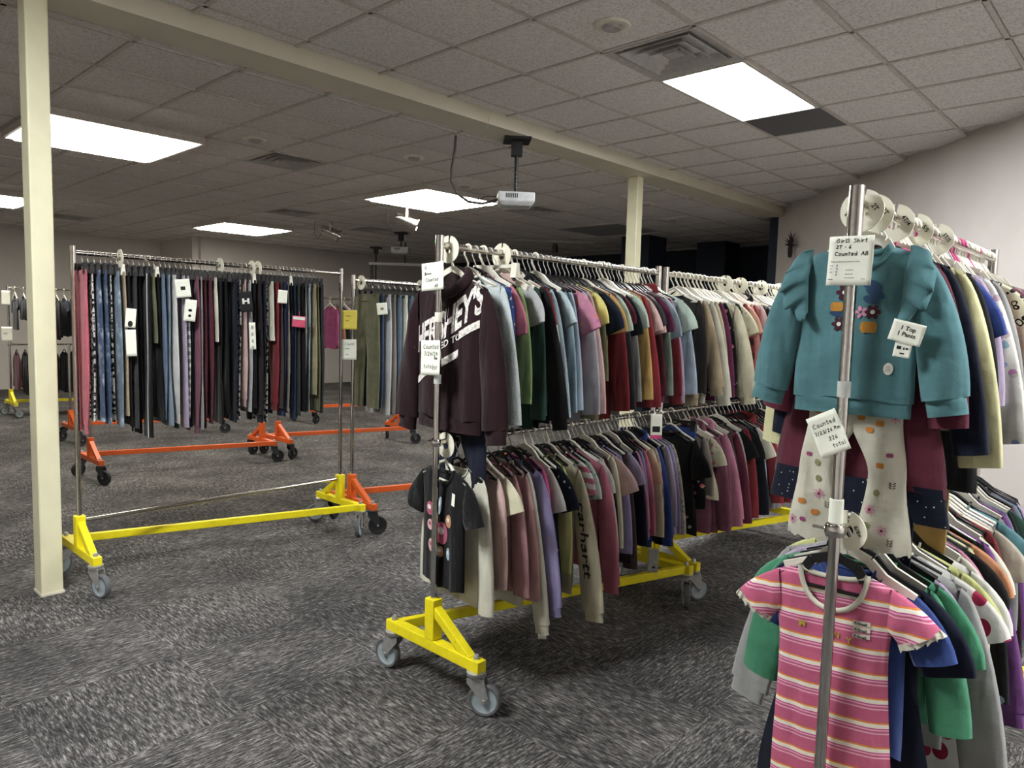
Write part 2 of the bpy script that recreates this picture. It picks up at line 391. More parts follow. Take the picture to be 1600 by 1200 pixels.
tag(cb, 'grey cable looping from the ceiling to the projector', 'cable')
MB().tube([(4.34, 4.28, 2.50), (4.25, 4.33, 2.49), (4.15, 4.40, 2.43), (4.22, 4.34, 2.40), (4.34, 4.28, 2.455)], .004, 6).build('thin_lead', M_PBLK, cb)
cw = MB().tube([(3.97, 4.03, 3.02), (3.965, 4.01, 3.0), (3.95, 4.005, 2.96), (3.955, 4.02, 2.93)], .003, 6).build('loose_wire', simple('pale_wire', 'c4bfae', .6)); tag(cw, 'thin loose wire dangling from the cream bulkhead', 'wire')
# par can spotlights
def parcan(loc, rz, label, mat):
    o = thing('spotlight', label, 'spotlight', loc, rz); top = ZF - loc[2]
    a = MB().lathe([(.02, -.17), (.05, -.165), (.065, -.14), (.068, -.06), (.075, .0), (.08, .13), (.095, .135), (.095, .145), (.078, .147), (.07, .12)], (0, 0, 0), 'X', 20).build('can', mat, o)
    autosmooth(a, 35); a.rotation_euler = (0, R(22), 0)
    k = MB().lathe([(.062, 0), (.062, .004)], (.125, 0, 0), 'X').build('lens', M_PBLK, a)
    f = MB()
    for s in (0, 1): f.tube([(.09 + .008 * s, .13 * (1 - 2 * s) * .5, -.08), (.15 + .008 * s, .0, -.11)], .006, 6)
    f.build('colour_frame_clip', mat, a)
    for s in (-1, 1): MB().bar((0, s * .085, -.01), (0, s * .085, top - .02), .025, .004, (0, 1, 0)).build('yoke_arm', M_WHITEP if mat is M_CHROME else M_DARKSTEEL, o)
    MB().box(-.02, .02, -.09, .09, top - .022, top + .002).build('yoke_plate', M_VENT, o)
    autosmooth(MB().lathe([(.012, -.12), (.012, .12)], (0, 0, 0), 'Y', 10).build('pivot_bolt', M_STEEL, o))
    autosmooth(MB().tube([(-.14, 0, -.02), (-.2, -.01, -.12), (-.25, -.05, -.05), (-.24, -.06, .08), (-.22, -.06, top)], .004, 6).build('cord', M_PBLK, o))
parcan((6.0, 7.55, 2.745), R(-42), 'shiny chrome stage spotlight hanging below the bright square light', M_CHROME)
parcan((6.45, 10.03, 2.82), R(-40), 'chrome stage spotlight with a looping cord, far from the lit panels', M_CHROME)
tr = thing('track_light', 'pale ceiling track with small hanging lamp, near the navy pillar', 'track light', (10.0, 8.5, ZF), R(-40))
MB().bar((-.8, 0, -.03), (.8, 0, -.03), .04, .04).build('track', M_VENT, tr)
autosmooth(MB().lathe([(.03, 0), (.05, -.06), (.055, -.16), (.04, -.165)], (.1, 0, -.06)).build('lamp_head', M_DARKSTEEL, tr))
tr2 = thing('hanging_screen', 'pale bar of a rolled screen with black drop post, rear dark corner', 'screen', (8.9, 11.4, 2.55), R(-45))
MB().bar((-.6, 0, 0), (.6, 0, 0), .06, .05).build('roller_bar', M_VENT, tr2); MB().bar((-.55, 0, -.45), (-.55, 0, .0), .05, .05).build('post', M_PBLK, tr2); MB().bar((.1, 0, 0), (.1, 0, ZF - 2.55), .03, .03).build('hanger_rod', M_PBLK, tr2)

# ------------------------------------------------------------------ racks
def caster_mesh():
    fk = MB(); fk.lathe([(.032, .150), (.036, .156), (.036, .166), (.03, .17)], (0, 0, 0), n=16)
    for s in (-1, 1):
        y = s * .021
        fk.add([(-.03, y, .152), (.034, y, .152), (.052, y, .075), (.035, y, .055), (.018, y, .07), (-.03, y, .125),
                (-.03, y - s*.003, .152), (.034, y - s*.003, .152), (.052, y - s*.003, .075), (.035, y - s*.003, .055), (.018, y - s*.003, .07), (-.03, y - s*.003, .125)],
               [(0,1,2,3,4,5), (11,10,9,8,7,6)] + [(k, 6 + k, 6 + (k+1) % 6, (k+1) % 6) for k in range(6)])
    fk.box(-.03, .034, -.021, .021, .146, .153)
    wh = MB().lathe([(.050, -.014), (.058, -.015), (.0625, -.009), (.0625, .009), (.058, .015), (.050, .014), (.050, -.014)], (.035, 0, .0625), 'Y', 26, False)
    hb = MB().lathe([(.012, -.019), (.014, -.013), (.04, -.008), (.051, -.012), (.051, .012), (.04, .008), (.014, .013), (.012, .019)], (.035, 0, .0625), 'Y', 22)
    ax = MB().lathe([(.006, -.026), (.007, -.022), (.007, .022), (.006, .026)], (.035, 0, .0625), 'Y', 10)
    return [q.mesh(n, True) for q, n in ((fk, 'caster'), (wh, 'wheel'), (hb, 'hub'), (ax, 'axle'))]
CM = caster_mesh()
for me in CM: me.set_sharp_from_angle(angle=R(35))
def caster(parent, x, y, rz, dark=False):
    f = link('caster', CM[0], M_DARKSTEEL if dark else M_STEEL, parent, (x, y, 0)); f.rotation_euler = (0, 0, rz)
    link('wheel', CM[1], M_BTYRE if dark else M_TYRE, f); link('hub', CM[2], M_BTYRE if dark else M_HUB, f); link('axle', CM[3], M_STEEL, f)

def rack(x0, x1, yc, ztop, paint, label, lower=None, top_rail=True, dark=False, rots=(R(20), R(200), R(-30), R(60)), poles=True, rod_low=None, simple_=False):
    o = thing('rolling_garment_rack', label, 'clothes rack', (x0, yc, 0), 0, 'rolling garment racks'); L = x1 - x0
    hw = .275
    for e, (x, s) in enumerate(((0, 1), (L, -1))):
        b = MB().box(x - .022, x + .022, -hw, hw, .168, .212).build('end_bar', paint, o); bevel(b, .003)
        u = MB().box(x - .024, x + .024, -.026, .026, .212, .375).build('upright_socket', paint, o); bevel(u, .003)
        br = MB().bar((x, -s * .012, .335), (x, -s * .215, .20), .036, .036, (1, 0, 0)).build('brace', paint, o); bevel(br, .003)
        g = MB().add([(x - .02, s * (hw - .03), .211), (x + .02, s * (hw - .03), .211), (x + (.09 if e == 0 else -.09), s * (hw - .03), .211), (x, s * (hw - .11), .211)], [(0, 1, 2, 3)])
        for s2 in (-1, 1):
            caster(o, x, s2 * (hw - .03), rots[2 * e + (s2 + 1) // 2], dark)
            autosmooth(MB().lathe([(.012, .21), (.012, .222), (.008, .23)], (x, s2 * (hw - .03), 0), n=8).build('bolt', M_STEEL, o), 30)
        if poles:
            autosmooth(MB().tube([(x, 0, .30), (x, 0, ztop - .003)], .0130, 14).build('pole', M_CHROME, o))
            if not simple_:
                autosmooth(MB().tube([(x, 0, ztop - .15), (x, 0, ztop)], .0168, 16).build('pole_sleeve', M_CHROME, o))
    lb = MB().bar((.0, hw - .035, .19), (L, -hw + .035, .19), .03, .042).build('long_bar', paint, o); bevel(lb, .003)
    if top_rail: autosmooth(MB().tube([(0, 0, ztop - .036), (L, 0, ztop - .036)], .0127, 12).build('top_rail', M_RAIL, o))
    for z in ([lower] if lower else []) + ([rod_low] if rod_low else []):
        autosmooth(MB().tube([(0, 0, z), (L, 0, z)], .0115, 12).build('lower_rail', M_RAIL, o))
        for x in (0, L):
            autosmooth(MB().lathe([(.02, -.014), (.023, -.008), (.023, .008), (.02, .014)], (x, 0, z), n=14).build('clamp_ring', M_CHROME, o))
            autosmooth(MB().tube([(x, .015, z), (x, .05, z)], .004, 6).build('clamp_screw', M_CHROME, o))
    return o
ZT = 1.776; ZR = ZT - .036
rack(1.70, 3.24, .56, ZT, M_YELLOW, 'yellow rolling rack with teal sweater hung at its end', lower=1.0, rots=(R(40), R(190), R(-60), R(-30)))
rack(1.81, 3.345, 2.08, ZT, M_YELLOW, 'yellow rolling rack with maroon hoodie hung at its end', lower=.99, rots=(R(-60), R(100), R(215), R(160)))
rack(3.42, 4.96, 2.08, ZT, M_YELLOW, 'two-tier rolling rack with white hangers, end to end with the hoodie rack', lower=.99, rots=(R(-25), R(20), R(-35), R(20)))
rack(1.19, 2.81, 4.24, ZT + .02, M_YELLOW, 'yellow rolling rack filled with hanging pants beside the cream column', rod_low=.345, rots=(R(-70), R(200), R(220), R(160)))
rack(2.88, 4.42, 4.20, ZT - .02, M_ORANGE, 'orange rolling rack holding jeans, touching the yellow pants rack', dark=True, rots=(R(-30), R(30), 0, 0))
rack(2.03, 3.62, 6.88, 1.15, M_ORANGE, 'bare orange rack base with short poles behind the pants', top_rail=False, dark=True, simple_=True, rots=(R(-60), R(200), R(-30), R(20)))
rack(3.80, 5.40, 6.88, 1.15, M_ORANGE, 'second bare orange rack base nose to tail with the first', top_rail=False, dark=True, simple_=True)
rack(2.45, 4.05, 8.95, 1.1, M_ORANGE, 'bare orange rack base in the third row', top_rail=False, dark=True, simple_=True)
rack(5.35, 6.95, 8.95, ZT, M_ORANGE, 'orange rack of bright sweaters seen past the pants rack', dark=True)
rack(2.50, 4.10, 11.75, ZT + .02, M_YELLOW, 'distant yellow two-tier rack of dark clothes by the rear wall', lower=.99)

# ------------------------------------------------------------------ fabrics
COL = dict(teal='4b8c93', maroon='2c1218', white='dcdcd2', ivory='dcdac0', cream='dbd7ae', palegrey='b6b9ba', grey='8d908f', heather='9c9d98', charcoal='3a3b3d', black='141416',
  navy='161e33', darknavy='10151f', blue='2f4f9a', royal='2b4ba0', denim='3c5a80', lightblue='93b6c8', powder='a7bfd2', paleblue='b8d0d4', steel='6f8799', mint='b6d2bd', sage='7f9480', lime='c9cf6a', yellow='e0d84a', paleyellow='dedb96', gold='cfa436', mustard='c99a2c',
  orange='d98a4e', peach='d8a483', coral='d9586a', salmon='c97a6e', red='a21d2a', crimson='8a1522', burgundy='5e1a2b', wine='6a2038', plum='6b1f4c', magenta='a82d72', bubblegum='dd5486', hotpink='d4478c', pink='d47d9f', rose='cf6684', dustyrose='b98083', blush='d9b0a8', mauve='8a4a62', lilac='b7a3c4', lavender='9a90c6', purple='7b3f8c', periwinkle='7d86b8', green='2f9a6b', forest='234a3c', grass='7fa356', olive='6c6c48', khaki='a79c6c', tan='b59f76', beige='c7bd97', brown='4c3a38', rust='96523c', espresso='2c2624', oatmeal='bfb49c', greige='8b8378')
NAME = dict(palegrey='pale grey', darknavy='dark navy', lightblue='light blue', paleblue='pale blue', paleyellow='pale yellow', hotpink='hot pink', dustyrose='dusty rose', grass='grass green', powder='powder blue', steel='steel blue', royal='royal blue', espresso='espresso brown', heather='heather grey', lime='lime yellow', forest='forest green')
def muted(h, sat=.74, val=.80):
    c = hexc(h); g = .3 * c[0] + .59 * c[1] + .11 * c[2]
    return tuple((g + (x - g) * sat) * val for x in c[:3]) + (1.0,)
def fabric(c, pat='', second='white'):
    key = ('fab', c, pat, second)
    if key in MATS: return MATS[key]
    t = NT('fabric_%s_%s' % (c, pat or 'plain')); A = muted(COL[c]); B = muted(COL.get(second, second))
    weave = t.noise(260, 2, .6); soft = t.noise(9, 3, .55)
    dk = tuple(x * .82 for x in A[:3]) + (1,); up = tuple(min(1, x * 1.12) for x in A[:3]) + (1,)
    basec = t.ramp(soft, [(.3, dk), (.7, up)])
    sx = t.sep()
    if pat == 'stripe':
        f = t.math('FRACT', t.math('MULTIPLY', sx[2], 22.0)); basec = t.mix(t.math('GREATER_THAN', f, .5), basec, B)
    elif pat == 'multistripe':
        f = t.math('FRACT', t.math('MULTIPLY', sx[2], -17.5)); O = hexc('d9853a'); W = hexc('e6dfce'); P = hexc('e3a6bd'); D = hexc('b24a83')
        K = A
        basec = t.ramp(f, [(0, K), (.22, O), (.29, W), (.46, D), (.51, P), (.57, K), (.65, P), (.71, K)], 'CONSTANT')
    elif pat == 'sidestripe':
        f = t.math('ABSOLUTE', sx[1]); basec = t.mix(t.math('MULTIPLY', t.math('GREATER_THAN', f, .118), t.math('LESS_THAN', f, .132)), basec, B)
    elif pat == 'dot':
        d = t.voro(28, t.mapping((0.01, 1, 1)), rand=.55); basec = t.mix(t.math('LESS_THAN', d, .17), basec, B)
    elif pat == 'floral':
        d = t.voro(30, t.mapping((.05, 1, 1))); cc = t.voro(30, t.mapping((.05, 1, 1)), out='Color')
        fl_ = t.mix(.78, cc, B); basec = t.mix(t.math('LESS_THAN', t.math('ADD', d, t.math('MULTIPLY', t.noise(90), .25)), .42), basec, fl_)
    elif pat == 'leopard':
        d = t.voro(46, t.mapping((.05, 1, 1))); n = t.noise(70, 2)
        q = t.math('ADD', d, t.math('MULTIPLY', n, .35)); ring = t.math('MULTIPLY', t.math('GREATER_THAN', q, .38), t.math('LESS_THAN', q, .56)); basec = t.mix(ring, basec, B)
    elif pat == 'animal':
        n = t.noise(55, 2, .5, t.mapping((.05, 1.2, .8))); basec = t.mix(t.math('GREATER_THAN', n, .5), basec, B)
    elif pat == 'plaid':
        f = t.math('FRACT', t.math('MULTIPLY', sx[2], 12.0)); g = t.math('FRACT', t.math('MULTIPLY', sx[1], 14.0))
        a = t.math('GREATER_THAN', f, .55); b2 = t.math('GREATER_THAN', g, .55)
        basec = t.mix(t.math('MULTIPLY', t.math('ADD', a, b2), .45), basec, B)
    elif pat == 'tiedye':
        n = t.noise(11, 5, .65); basec = t.ramp(n, [(.35, dk), (.5, A), (.64, B)])
    elif pat == 'fleece':
        n = t.voro(150); basec = t.mix(t.math('MULTIPLY', n, .6), basec, B)
    elif pat == 'sparkle':
        d = t.voro(75, t.mapping((.05, 1, 1))); basec = t.mix(t.math('LESS_THAN', d, .13), basec, B)
    elif pat == 'denim':
        n = t.noise(1, 3, .6, t.mapping((60, 90, 8))); basec = t.mix(t.math('MULTIPLY', n, .5), basec, B)
    elif pat == 'heather':
        basec = t.mix(t.math('MULTIPLY', t.noise(120, 3, .7), .5), basec, B)
    elif pat == 'fruit':
        d = t.voro(19, t.mapping((.05, 1, .8)), rand=.7); cc = t.n('ShaderNodeSeparateColor'); t.l(t.voro(19, t.mapping((.05, 1, .8)), out='Color', rand=.7), cc.inputs[0])
        fr = t.ramp(cc.outputs[0], [(0, hexc('8c2340')), (.4, hexc('d9a02e')), (.7, hexc('b9442a'))], 'CONSTANT'); basec = t.mix(t.math('LESS_THAN', d, .36), basec, fr)
    elif pat == 'colorblock':
        f = t.math('FRACT', t.math('ADD', t.math('MULTIPLY', sx[2], 3.0), .2)); basec = t.mix(t.math('LESS_THAN', t.math('ABSOLUTE', t.math('SUBTRACT', f, .5)), .1), basec, B)
    t.base(basec); t.pbr(.92, 0, .15)
    t.b.inputs['Sheen Weight'].default_value = .12
    hgt = t.math('ADD', t.math('MULTIPLY', weave, .4), t.math('MULTIPLY', t.noise(28, 3, .6), .9))
    if pat == 'fleece': hgt = t.voro(150)
    drape = t.noise(1, 2, .45, t.mapping((14, 19, 4.5))); cre = t.noise(1, 2, .5, t.mapping((14, 9, 16)))
    hgt = t.math('ADD', t.math('MULTIPLY', hgt, .22), t.math('ADD', t.math('MULTIPLY', drape, 2.2), cre))
    t.bump(hgt, .55, .011)
    MATS[key] = t.m; return t.m

# ------------------------------------------------------------------ garment geometry (local: x thickness, front = -x; y across; z up; origin at the neck)
def lerp(a, b, t): return a + (b - a) * t
def smooth(t): t = max(0., min(1., t)); return t * t * (3 - 2 * t)
def body_mesh(rg, ws, wc, wh, L, T_, slope=.055, nw=.065, nd=.07, nb=.012, ny=16, nz=13, fold=.006, hem=.006, ztop=None):
    m = MB(); p1, p2, p3 = [rg.uniform(0, 6.28) for _ in range(3)]; f1 = rg.uniform(1.3, 2.2); f2 = rg.uniform(2.6, 3.8)
    f3 = rg.uniform(5.0, 7.0)
    def width(d):
        if d < slope: return ws
        u = (d - slope) / max(.01, L * .34 - slope)
        if u < 1: return lerp(ws, wc, smooth(u))
        return lerp(wc, wh, smooth((d - L * .34) / (L * .66)))
    for s in (-1, 1):
        g = []
        for j in range(nz + 1):
            t = j / nz
            for i in range(ny + 1):
                a = -1 + 2 * i / ny; aa = abs(a)
                ye = aa * ws
                if ye < nw:
                    u = ye / nw; zt = -slope * (nw / ws) * .8 - (nd if s < 0 else nb) * math.sqrt(max(0, 1 - u ** 2.2))
                else: zt = -slope * ((ye - nw * .2) / (ws - nw * .2)) ** 1.15
                zb = -L + hem * math.sin(3.1 * a + p3) + hem * .5 * math.sin(9 * a + p1)
                z = lerp(zt, zb, t); d = -z
                y = a * (lerp(ws, width(d), smooth(t * 6)))
                op = .30 if ye < nw else 0.0
                th = T_ / 2 * (1 - aa ** 4) * max(op, math.sqrt(min(1, t * 3.2 + 0.0)))
                th *= lerp(.8, 1.15, t)
                sway = fold * smooth(t * 1.1) * (math.sin(f1 * a * 3 + p1) + .6 * math.sin(f2 * a * 3 + p2)) + fold * .3 * t * math.sin(f3 * a * 3 + p3)
                wr = .0013 * math.sin(23 * z + 7 * a + p2) * math.sin(11 * a + p1) * (1 - aa)
                g.append((s * th + sway * (1 if s < 0 else .85) * (1 - .3 * aa) + wr, y, z))
        o = len(m.v); m.v += g
        n1 = ny + 1
        for j in range(nz):
            for i in range(ny):
                q = (o + j*n1 + i, o + j*n1 + i + 1, o + (j+1)*n1 + i + 1, o + (j+1)*n1 + i)
                m.f.append(q if s > 0 else q[::-1])
    return m
def tube_between(rg, O, I, T_, n=12, k=10, fold=.004, lip=0):
    """flattened tube whose outer and inner edges follow functions O(t), I(t) -> (x,y,z)"""
    m = MB(); ph = rg.uniform(0, 6.28); fq = rg.uniform(5, 9)
    for i in range(k + 1):
        t = i / k; o = Vector(O(t)); q = Vector(I(t)); c = (o + q) / 2; h = (o - q) / 2
        th = T_(t) if callable(T_) else T_
        for a in range(n):
            A = 2 * math.pi * a / n; ca, sa = math.cos(A), math.sin(A)
            v = c + h * ca + Vector((1, 0, 0)) * (th * sa * (1 + .25 * math.sin(fq * t + 3 * ca + ph)) + fold * t * math.sin(fq * t * .7 + 2.2 * ca + ph))
            m.v.append(tuple(v))
    for i in range(k):
        for a in range(n): m.f.append((i*n+a, i*n+(a+1)%n, (i+1)*n+(a+1)%n, (i+1)*n+a))
    return m
def sleeve_mesh(rg, side, ws, wc, slope, ah, length, phi, w1, T_, puff=0.0, k=10, swing=0.0):
    tip = Vector((0, side * (ws - .012), -slope + .004)); und = Vector((0, side * (wc - .006), -slope - ah))
    d = Vector((swing, side * math.sin(phi), -math.cos(phi))); nrm = Vector((0, side * math.cos(phi), math.sin(phi)))
    st_ = Vector((0, side * (ws - .005), -slope - .02))
    end = st_ + d * length; eo = end + nrm * w1 * 1.0; ei = end - nrm * w1
    c1 = tip + Vector((0, side * (.03 + puff), -.015)); c2 = eo - d * length * .45 + nrm * puff * 1.2
    def O(t): return tip * (1-t)**3 + c1 * 3*t*(1-t)**2 + c2 * 3*t*t*(1-t) + eo * t**3
    b2 = ei - d * length * .4
    def I(t): return und * (1-t)**2 + b2 * 2*t*(1-t) + ei * t*t
    m = tube_between(rg, O, I, lambda t: T_ * lerp(.45, 1.0, smooth(t * 3)), k=k, fold=.005)
    return m, (eo, ei, d)
def cuff_mesh(rg, eo, ei, d, T_, ln=.045, squeeze=.82):
    c = (eo + ei) / 2; h = (eo - ei) / 2 * squeeze
    return tube_between(rg, lambda t: c + h + d * ln * (t - .08), lambda t: c - h + d * ln * (t - .08), T_ * .9, k=3, fold=0)
def neck_ring(ws, nw, slope, nd, nb, T_, r=.007, wide=1.0):
    pts = []
    n = 28
    for k in range(n + 1):
        A = 2 * math.pi * k / n; y = nw * math.cos(A) * wide; u = abs(math.cos(A)); fr = math.sin(A) >= 0
        z = -slope * (nw / ws) * .8 - (nd if fr else nb) * math.sqrt(max(0, 1 - u ** 2.2))
        x = (-1 if fr else 1) * T_ / 2 * .33 * abs(math.sin(A))
        pts.append((x - .001 if fr else x, y, z))
    return MB().tube(pts, r, 6, cap=False)
def hood_mesh(rg, nw, slope, T_):
    """hood lying rolled round the neck: thick at the back and shoulders, closing to a point under the chin"""
    m = MB(); n, k = 36, 12; ph = rg.uniform(0, 6.28)
    for a in range(n + 1):
        A = 2 * math.pi * a / n; fr = -math.cos(A)              # +1 at the front centre, -1 at the back
        y = nw * 1.22 * math.sin(A) * (1 - .25 * max(0, fr) ** 2); z = -.018 - .062 * max(0, fr) ** 1.5 + .012 * max(0, -fr)
        x = -T_ * .30 * fr
        r = .030 * (1 - .45 * max(0, fr) ** 2) * (1 + .10 * math.sin(5 * A + ph)); rr = T_ * .34 * (1 - .3 * max(0, fr))
        out = Vector((-fr, math.sin(A), 0)).normalized()
        for b in range(k):
            B = 2 * math.pi * b / k
            m.v.append(tuple(Vector((x, y, z)) + out * rr * math.cos(B) * .8 + Vector((0, 0, 1)) * (r * math.sin(B) - .012 * math.cos(B))))
    for a in range(n):
        for b in range(k): m.f.append((a*k+b, a*k+(b+1)%k, (a+1)*k+(b+1)%k, (a+1)*k+b))
    return m
def leg_mesh(rg, side, ww, L, wk, wh, T_, rise=.26, lettuce=0, gap=.006, k=16, swing=0.0):
    ov = .010
    def O(t):
        u = smooth(min(1, t / rise)); y = lerp(ww, ww * 1.06, u) if t < rise else lerp(ww * 1.06, ww / 2 + gap + wk + .012, smooth((t - rise) / .35)) if t < rise + .35 else lerp(ww / 2 + gap + wk + .012, ww / 2 + gap + wh + .012, smooth((t - rise - .35) / (1 - rise - .35)))
        return (swing * t, side * y, -L * t)
    def I(t):
        if t < rise: y = -ov
        elif t < rise + .35: y = lerp(-ov + .0, ww / 2 + gap - wk + .012, smooth((t - rise) / .35))
        else: y = lerp(ww / 2 + gap - wk + .012, ww / 2 + gap - wh + .012, smooth((t - rise - .35) / (1 - rise - .35)))
        return (swing * t, side * y, -L * t)
    m = tube_between(rg, O, I, lambda t: T_ * lerp(.7, 1.0, smooth(t * 3)), n=16 if not lettuce else 40, k=k, fold=.006)
    if lettuce:
        n = 40
        for a in range(n):
            for r_, amp in ((k, 1.0), (k - 1, .25)):
                x, y, z = m.v[r_ * n + a]; m.v[r_ * n + a] = (x + amp * lettuce * (1 if a % 2 else -1), y, z + amp * lettuce * (.9 if a % 4 < 2 else -.6))
    return m

# ------------------------------------------------------------------ hangers
def hook_pts(zr, apex, t=.0024, n=10):
    r = .0142 + t; pts = [(0, 0, apex)]
    pts += [(0, -.003, apex + .02), (0, r, zr - .022)]
    for k in range(n + 1):
        A = R(-20) + R(215) * k / n; pts.append((0, r * math.cos(A), zr - .0016 + r * math.sin(A)))
    return pts
HANG = {}
def hanger_meshes(kind, half):
    k = (kind, round(half, 2))
    if k in HANG: return HANG[k]
    zr, ap = .088, .012          # rail centre is at +.088 above the garment neck
    if kind == 'clip':
        b = MB(); b.box(-.005, .005, -half, half, .022, .036)
        for s in (-1, 1):
            b.add([(-.013, s*(half-.02)-.016, -.018), (.013, s*(half-.02)-.016, -.018), (.013, s*(half-.02)+.016, -.018), (-.013, s*(half-.02)+.016, -.018),
                   (-.006, s*(half-.02)-.016, .04), (.006, s*(half-.02)-.016, .04), (.006, s*(half-.02)+.016, .04), (-.006, s*(half-.02)+.016, .04)],
                  [(0,3,2,1),(4,5,6,7),(0,1,5,4),(1,2,6,5),(2,3,7,6),(3,0,4,7)])
        h = MB().tube(hook_pts(zr, .032, .0022), .0022, 6); r = [b.mesh('clip_bar'), h.mesh('hook', True)]
    elif kind == 'wide':
        b = MB(); n = 10
        pts = [(0, -half, -.058), (0, -half * .55, -.028), (0, -.05, .004), (0, 0, .022), (0, .05, .004), (0, half * .55, -.028), (0, half, -.058)]
        for i in range(len(pts) - 1): b.bar(pts[i], pts[i + 1], .009, .022, (0, 0, 1))
        b.bar((0, -half * .8, -.062), (0, half * .8, -.062), .006, .008)
        h = MB().tube(hook_pts(zr, ap, .0050), .0050, 8); r = [b.mesh('shoulder_frame'), h.mesh('hook', True)]
    else:
        b = MB(); pts = [(0, -half, -.058), (0, -half * .5, -.026), (0, -.03, .006), (0, 0, .016), (0, .03, .006), (0, half * .5, -.026), (0, half, -.058)]
        b.tube(pts, .006, 8); b.tube([pts[0], (0, 0, -.064), pts[-1]], .0045, 6)
        h = MB().tube(hook_pts(zr, ap, .0024 if kind == 'black' else .0040), .0024 if kind == 'black' else .0040, 6); r = [b.mesh('shoulder_frame', True), h.mesh('hook', True)]
    HANG[k] = r; return r
HANG_PHR = {'black': 'slim black hanger', 'white': 'slim white hanger', 'wide': 'broad white hanger', 'pink': 'slim pink hanger', 'clip': 'black clip hanger', 'wideb': 'broad black hanger', 'wclip': 'white clip hanger'}
def hanger(kind, half, x, yc, zneck, rz, place, holds):
    o = thing('clothes_hanger', ' '.join((HANG_PHR[kind] + ' holding ' + holds + ', ' + place).split()[:16]), 'hanger', (x, yc, zneck), rz, 'hangers on ' + place)
    base = {'wideb': 'wide', 'pink': 'white', 'wclip': 'clip'}.get(kind, kind)
    b, h = hanger_meshes(base, half)
    mb = {'black': M_BLACKP, 'clip': M_BLACKP, 'wideb': M_BLACKP, 'pink': M_PINKP}.get(kind, M_WHITEP)
    link(b.name.split('.')[0], b, mb, o); link('hook', h, M_STEEL if kind in ('black', 'clip', 'wideb') else mb, o)
    return o

# ------------------------------------------------------------------ garments
TYPES = dict(tee=('short-sleeved tee', 't-shirt'), ls=('long-sleeved top', 'shirt'), sweat=('sweatshirt', 'sweatshirt'), hood=('hooded sweatshirt', 'hoodie'), tank=('sleeveless top', 'top'),
             dress=('dress', 'dress'), lsd=('long-sleeved dress', 'dress'), pants=('pants', 'pants'), jogger=('joggers', 'pants'), flare=('flared pants', 'pants'), jeans=('jeans', 'jeans'), shorts=('shorts', 'shorts'), leg=('leggings', 'leggings'))
PATN = dict(stripe='striped', multistripe='striped', sidestripe='side-striped', dot='dotted', floral='floral', leopard='leopard print', animal='animal print', plaid='plaid', tiedye='tie-dyed', fleece='fleece', sparkle='sequinned', denim='denim', heather='marled', fruit='fruit print', colorblock='white-banded')
NAMEOF = dict(tee='t_shirt', ls='long_sleeved_shirt', sweat='sweatshirt', hood='hoodie', tank='sleeveless_blouse', dress='dress', lsd='long_sleeved_dress', pants='pants', jogger='jogger_pants', flare='flared_pants', jeans='jeans', shorts='shorts', leg='leggings')
ALLG = []; ALLH = []
def clampx(o, a, b):
    """press a garment flat between its neighbours: every point keeps within -a .. b across the rail"""
    for c in o.children_recursive:
        if c.type != 'MESH': continue
        for v in c.data.vertices:
            x = v.co.x; l_ = a if x < 0 else b; u = abs(x) / l_
            v.co.x = math.copysign(l_ * u / (1 + u ** 4) ** .25, x)
        c.data.update()
def phrase(sp):
    ty, c, pat = sp['ty'], sp['c'], sp['pat']
    s = NAME.get(c, c)
    if pat and not (pat == 'denim' and ty == 'jeans'): s += ' ' + PATN[pat]
    return s + ' ' + TYPES[ty][0]
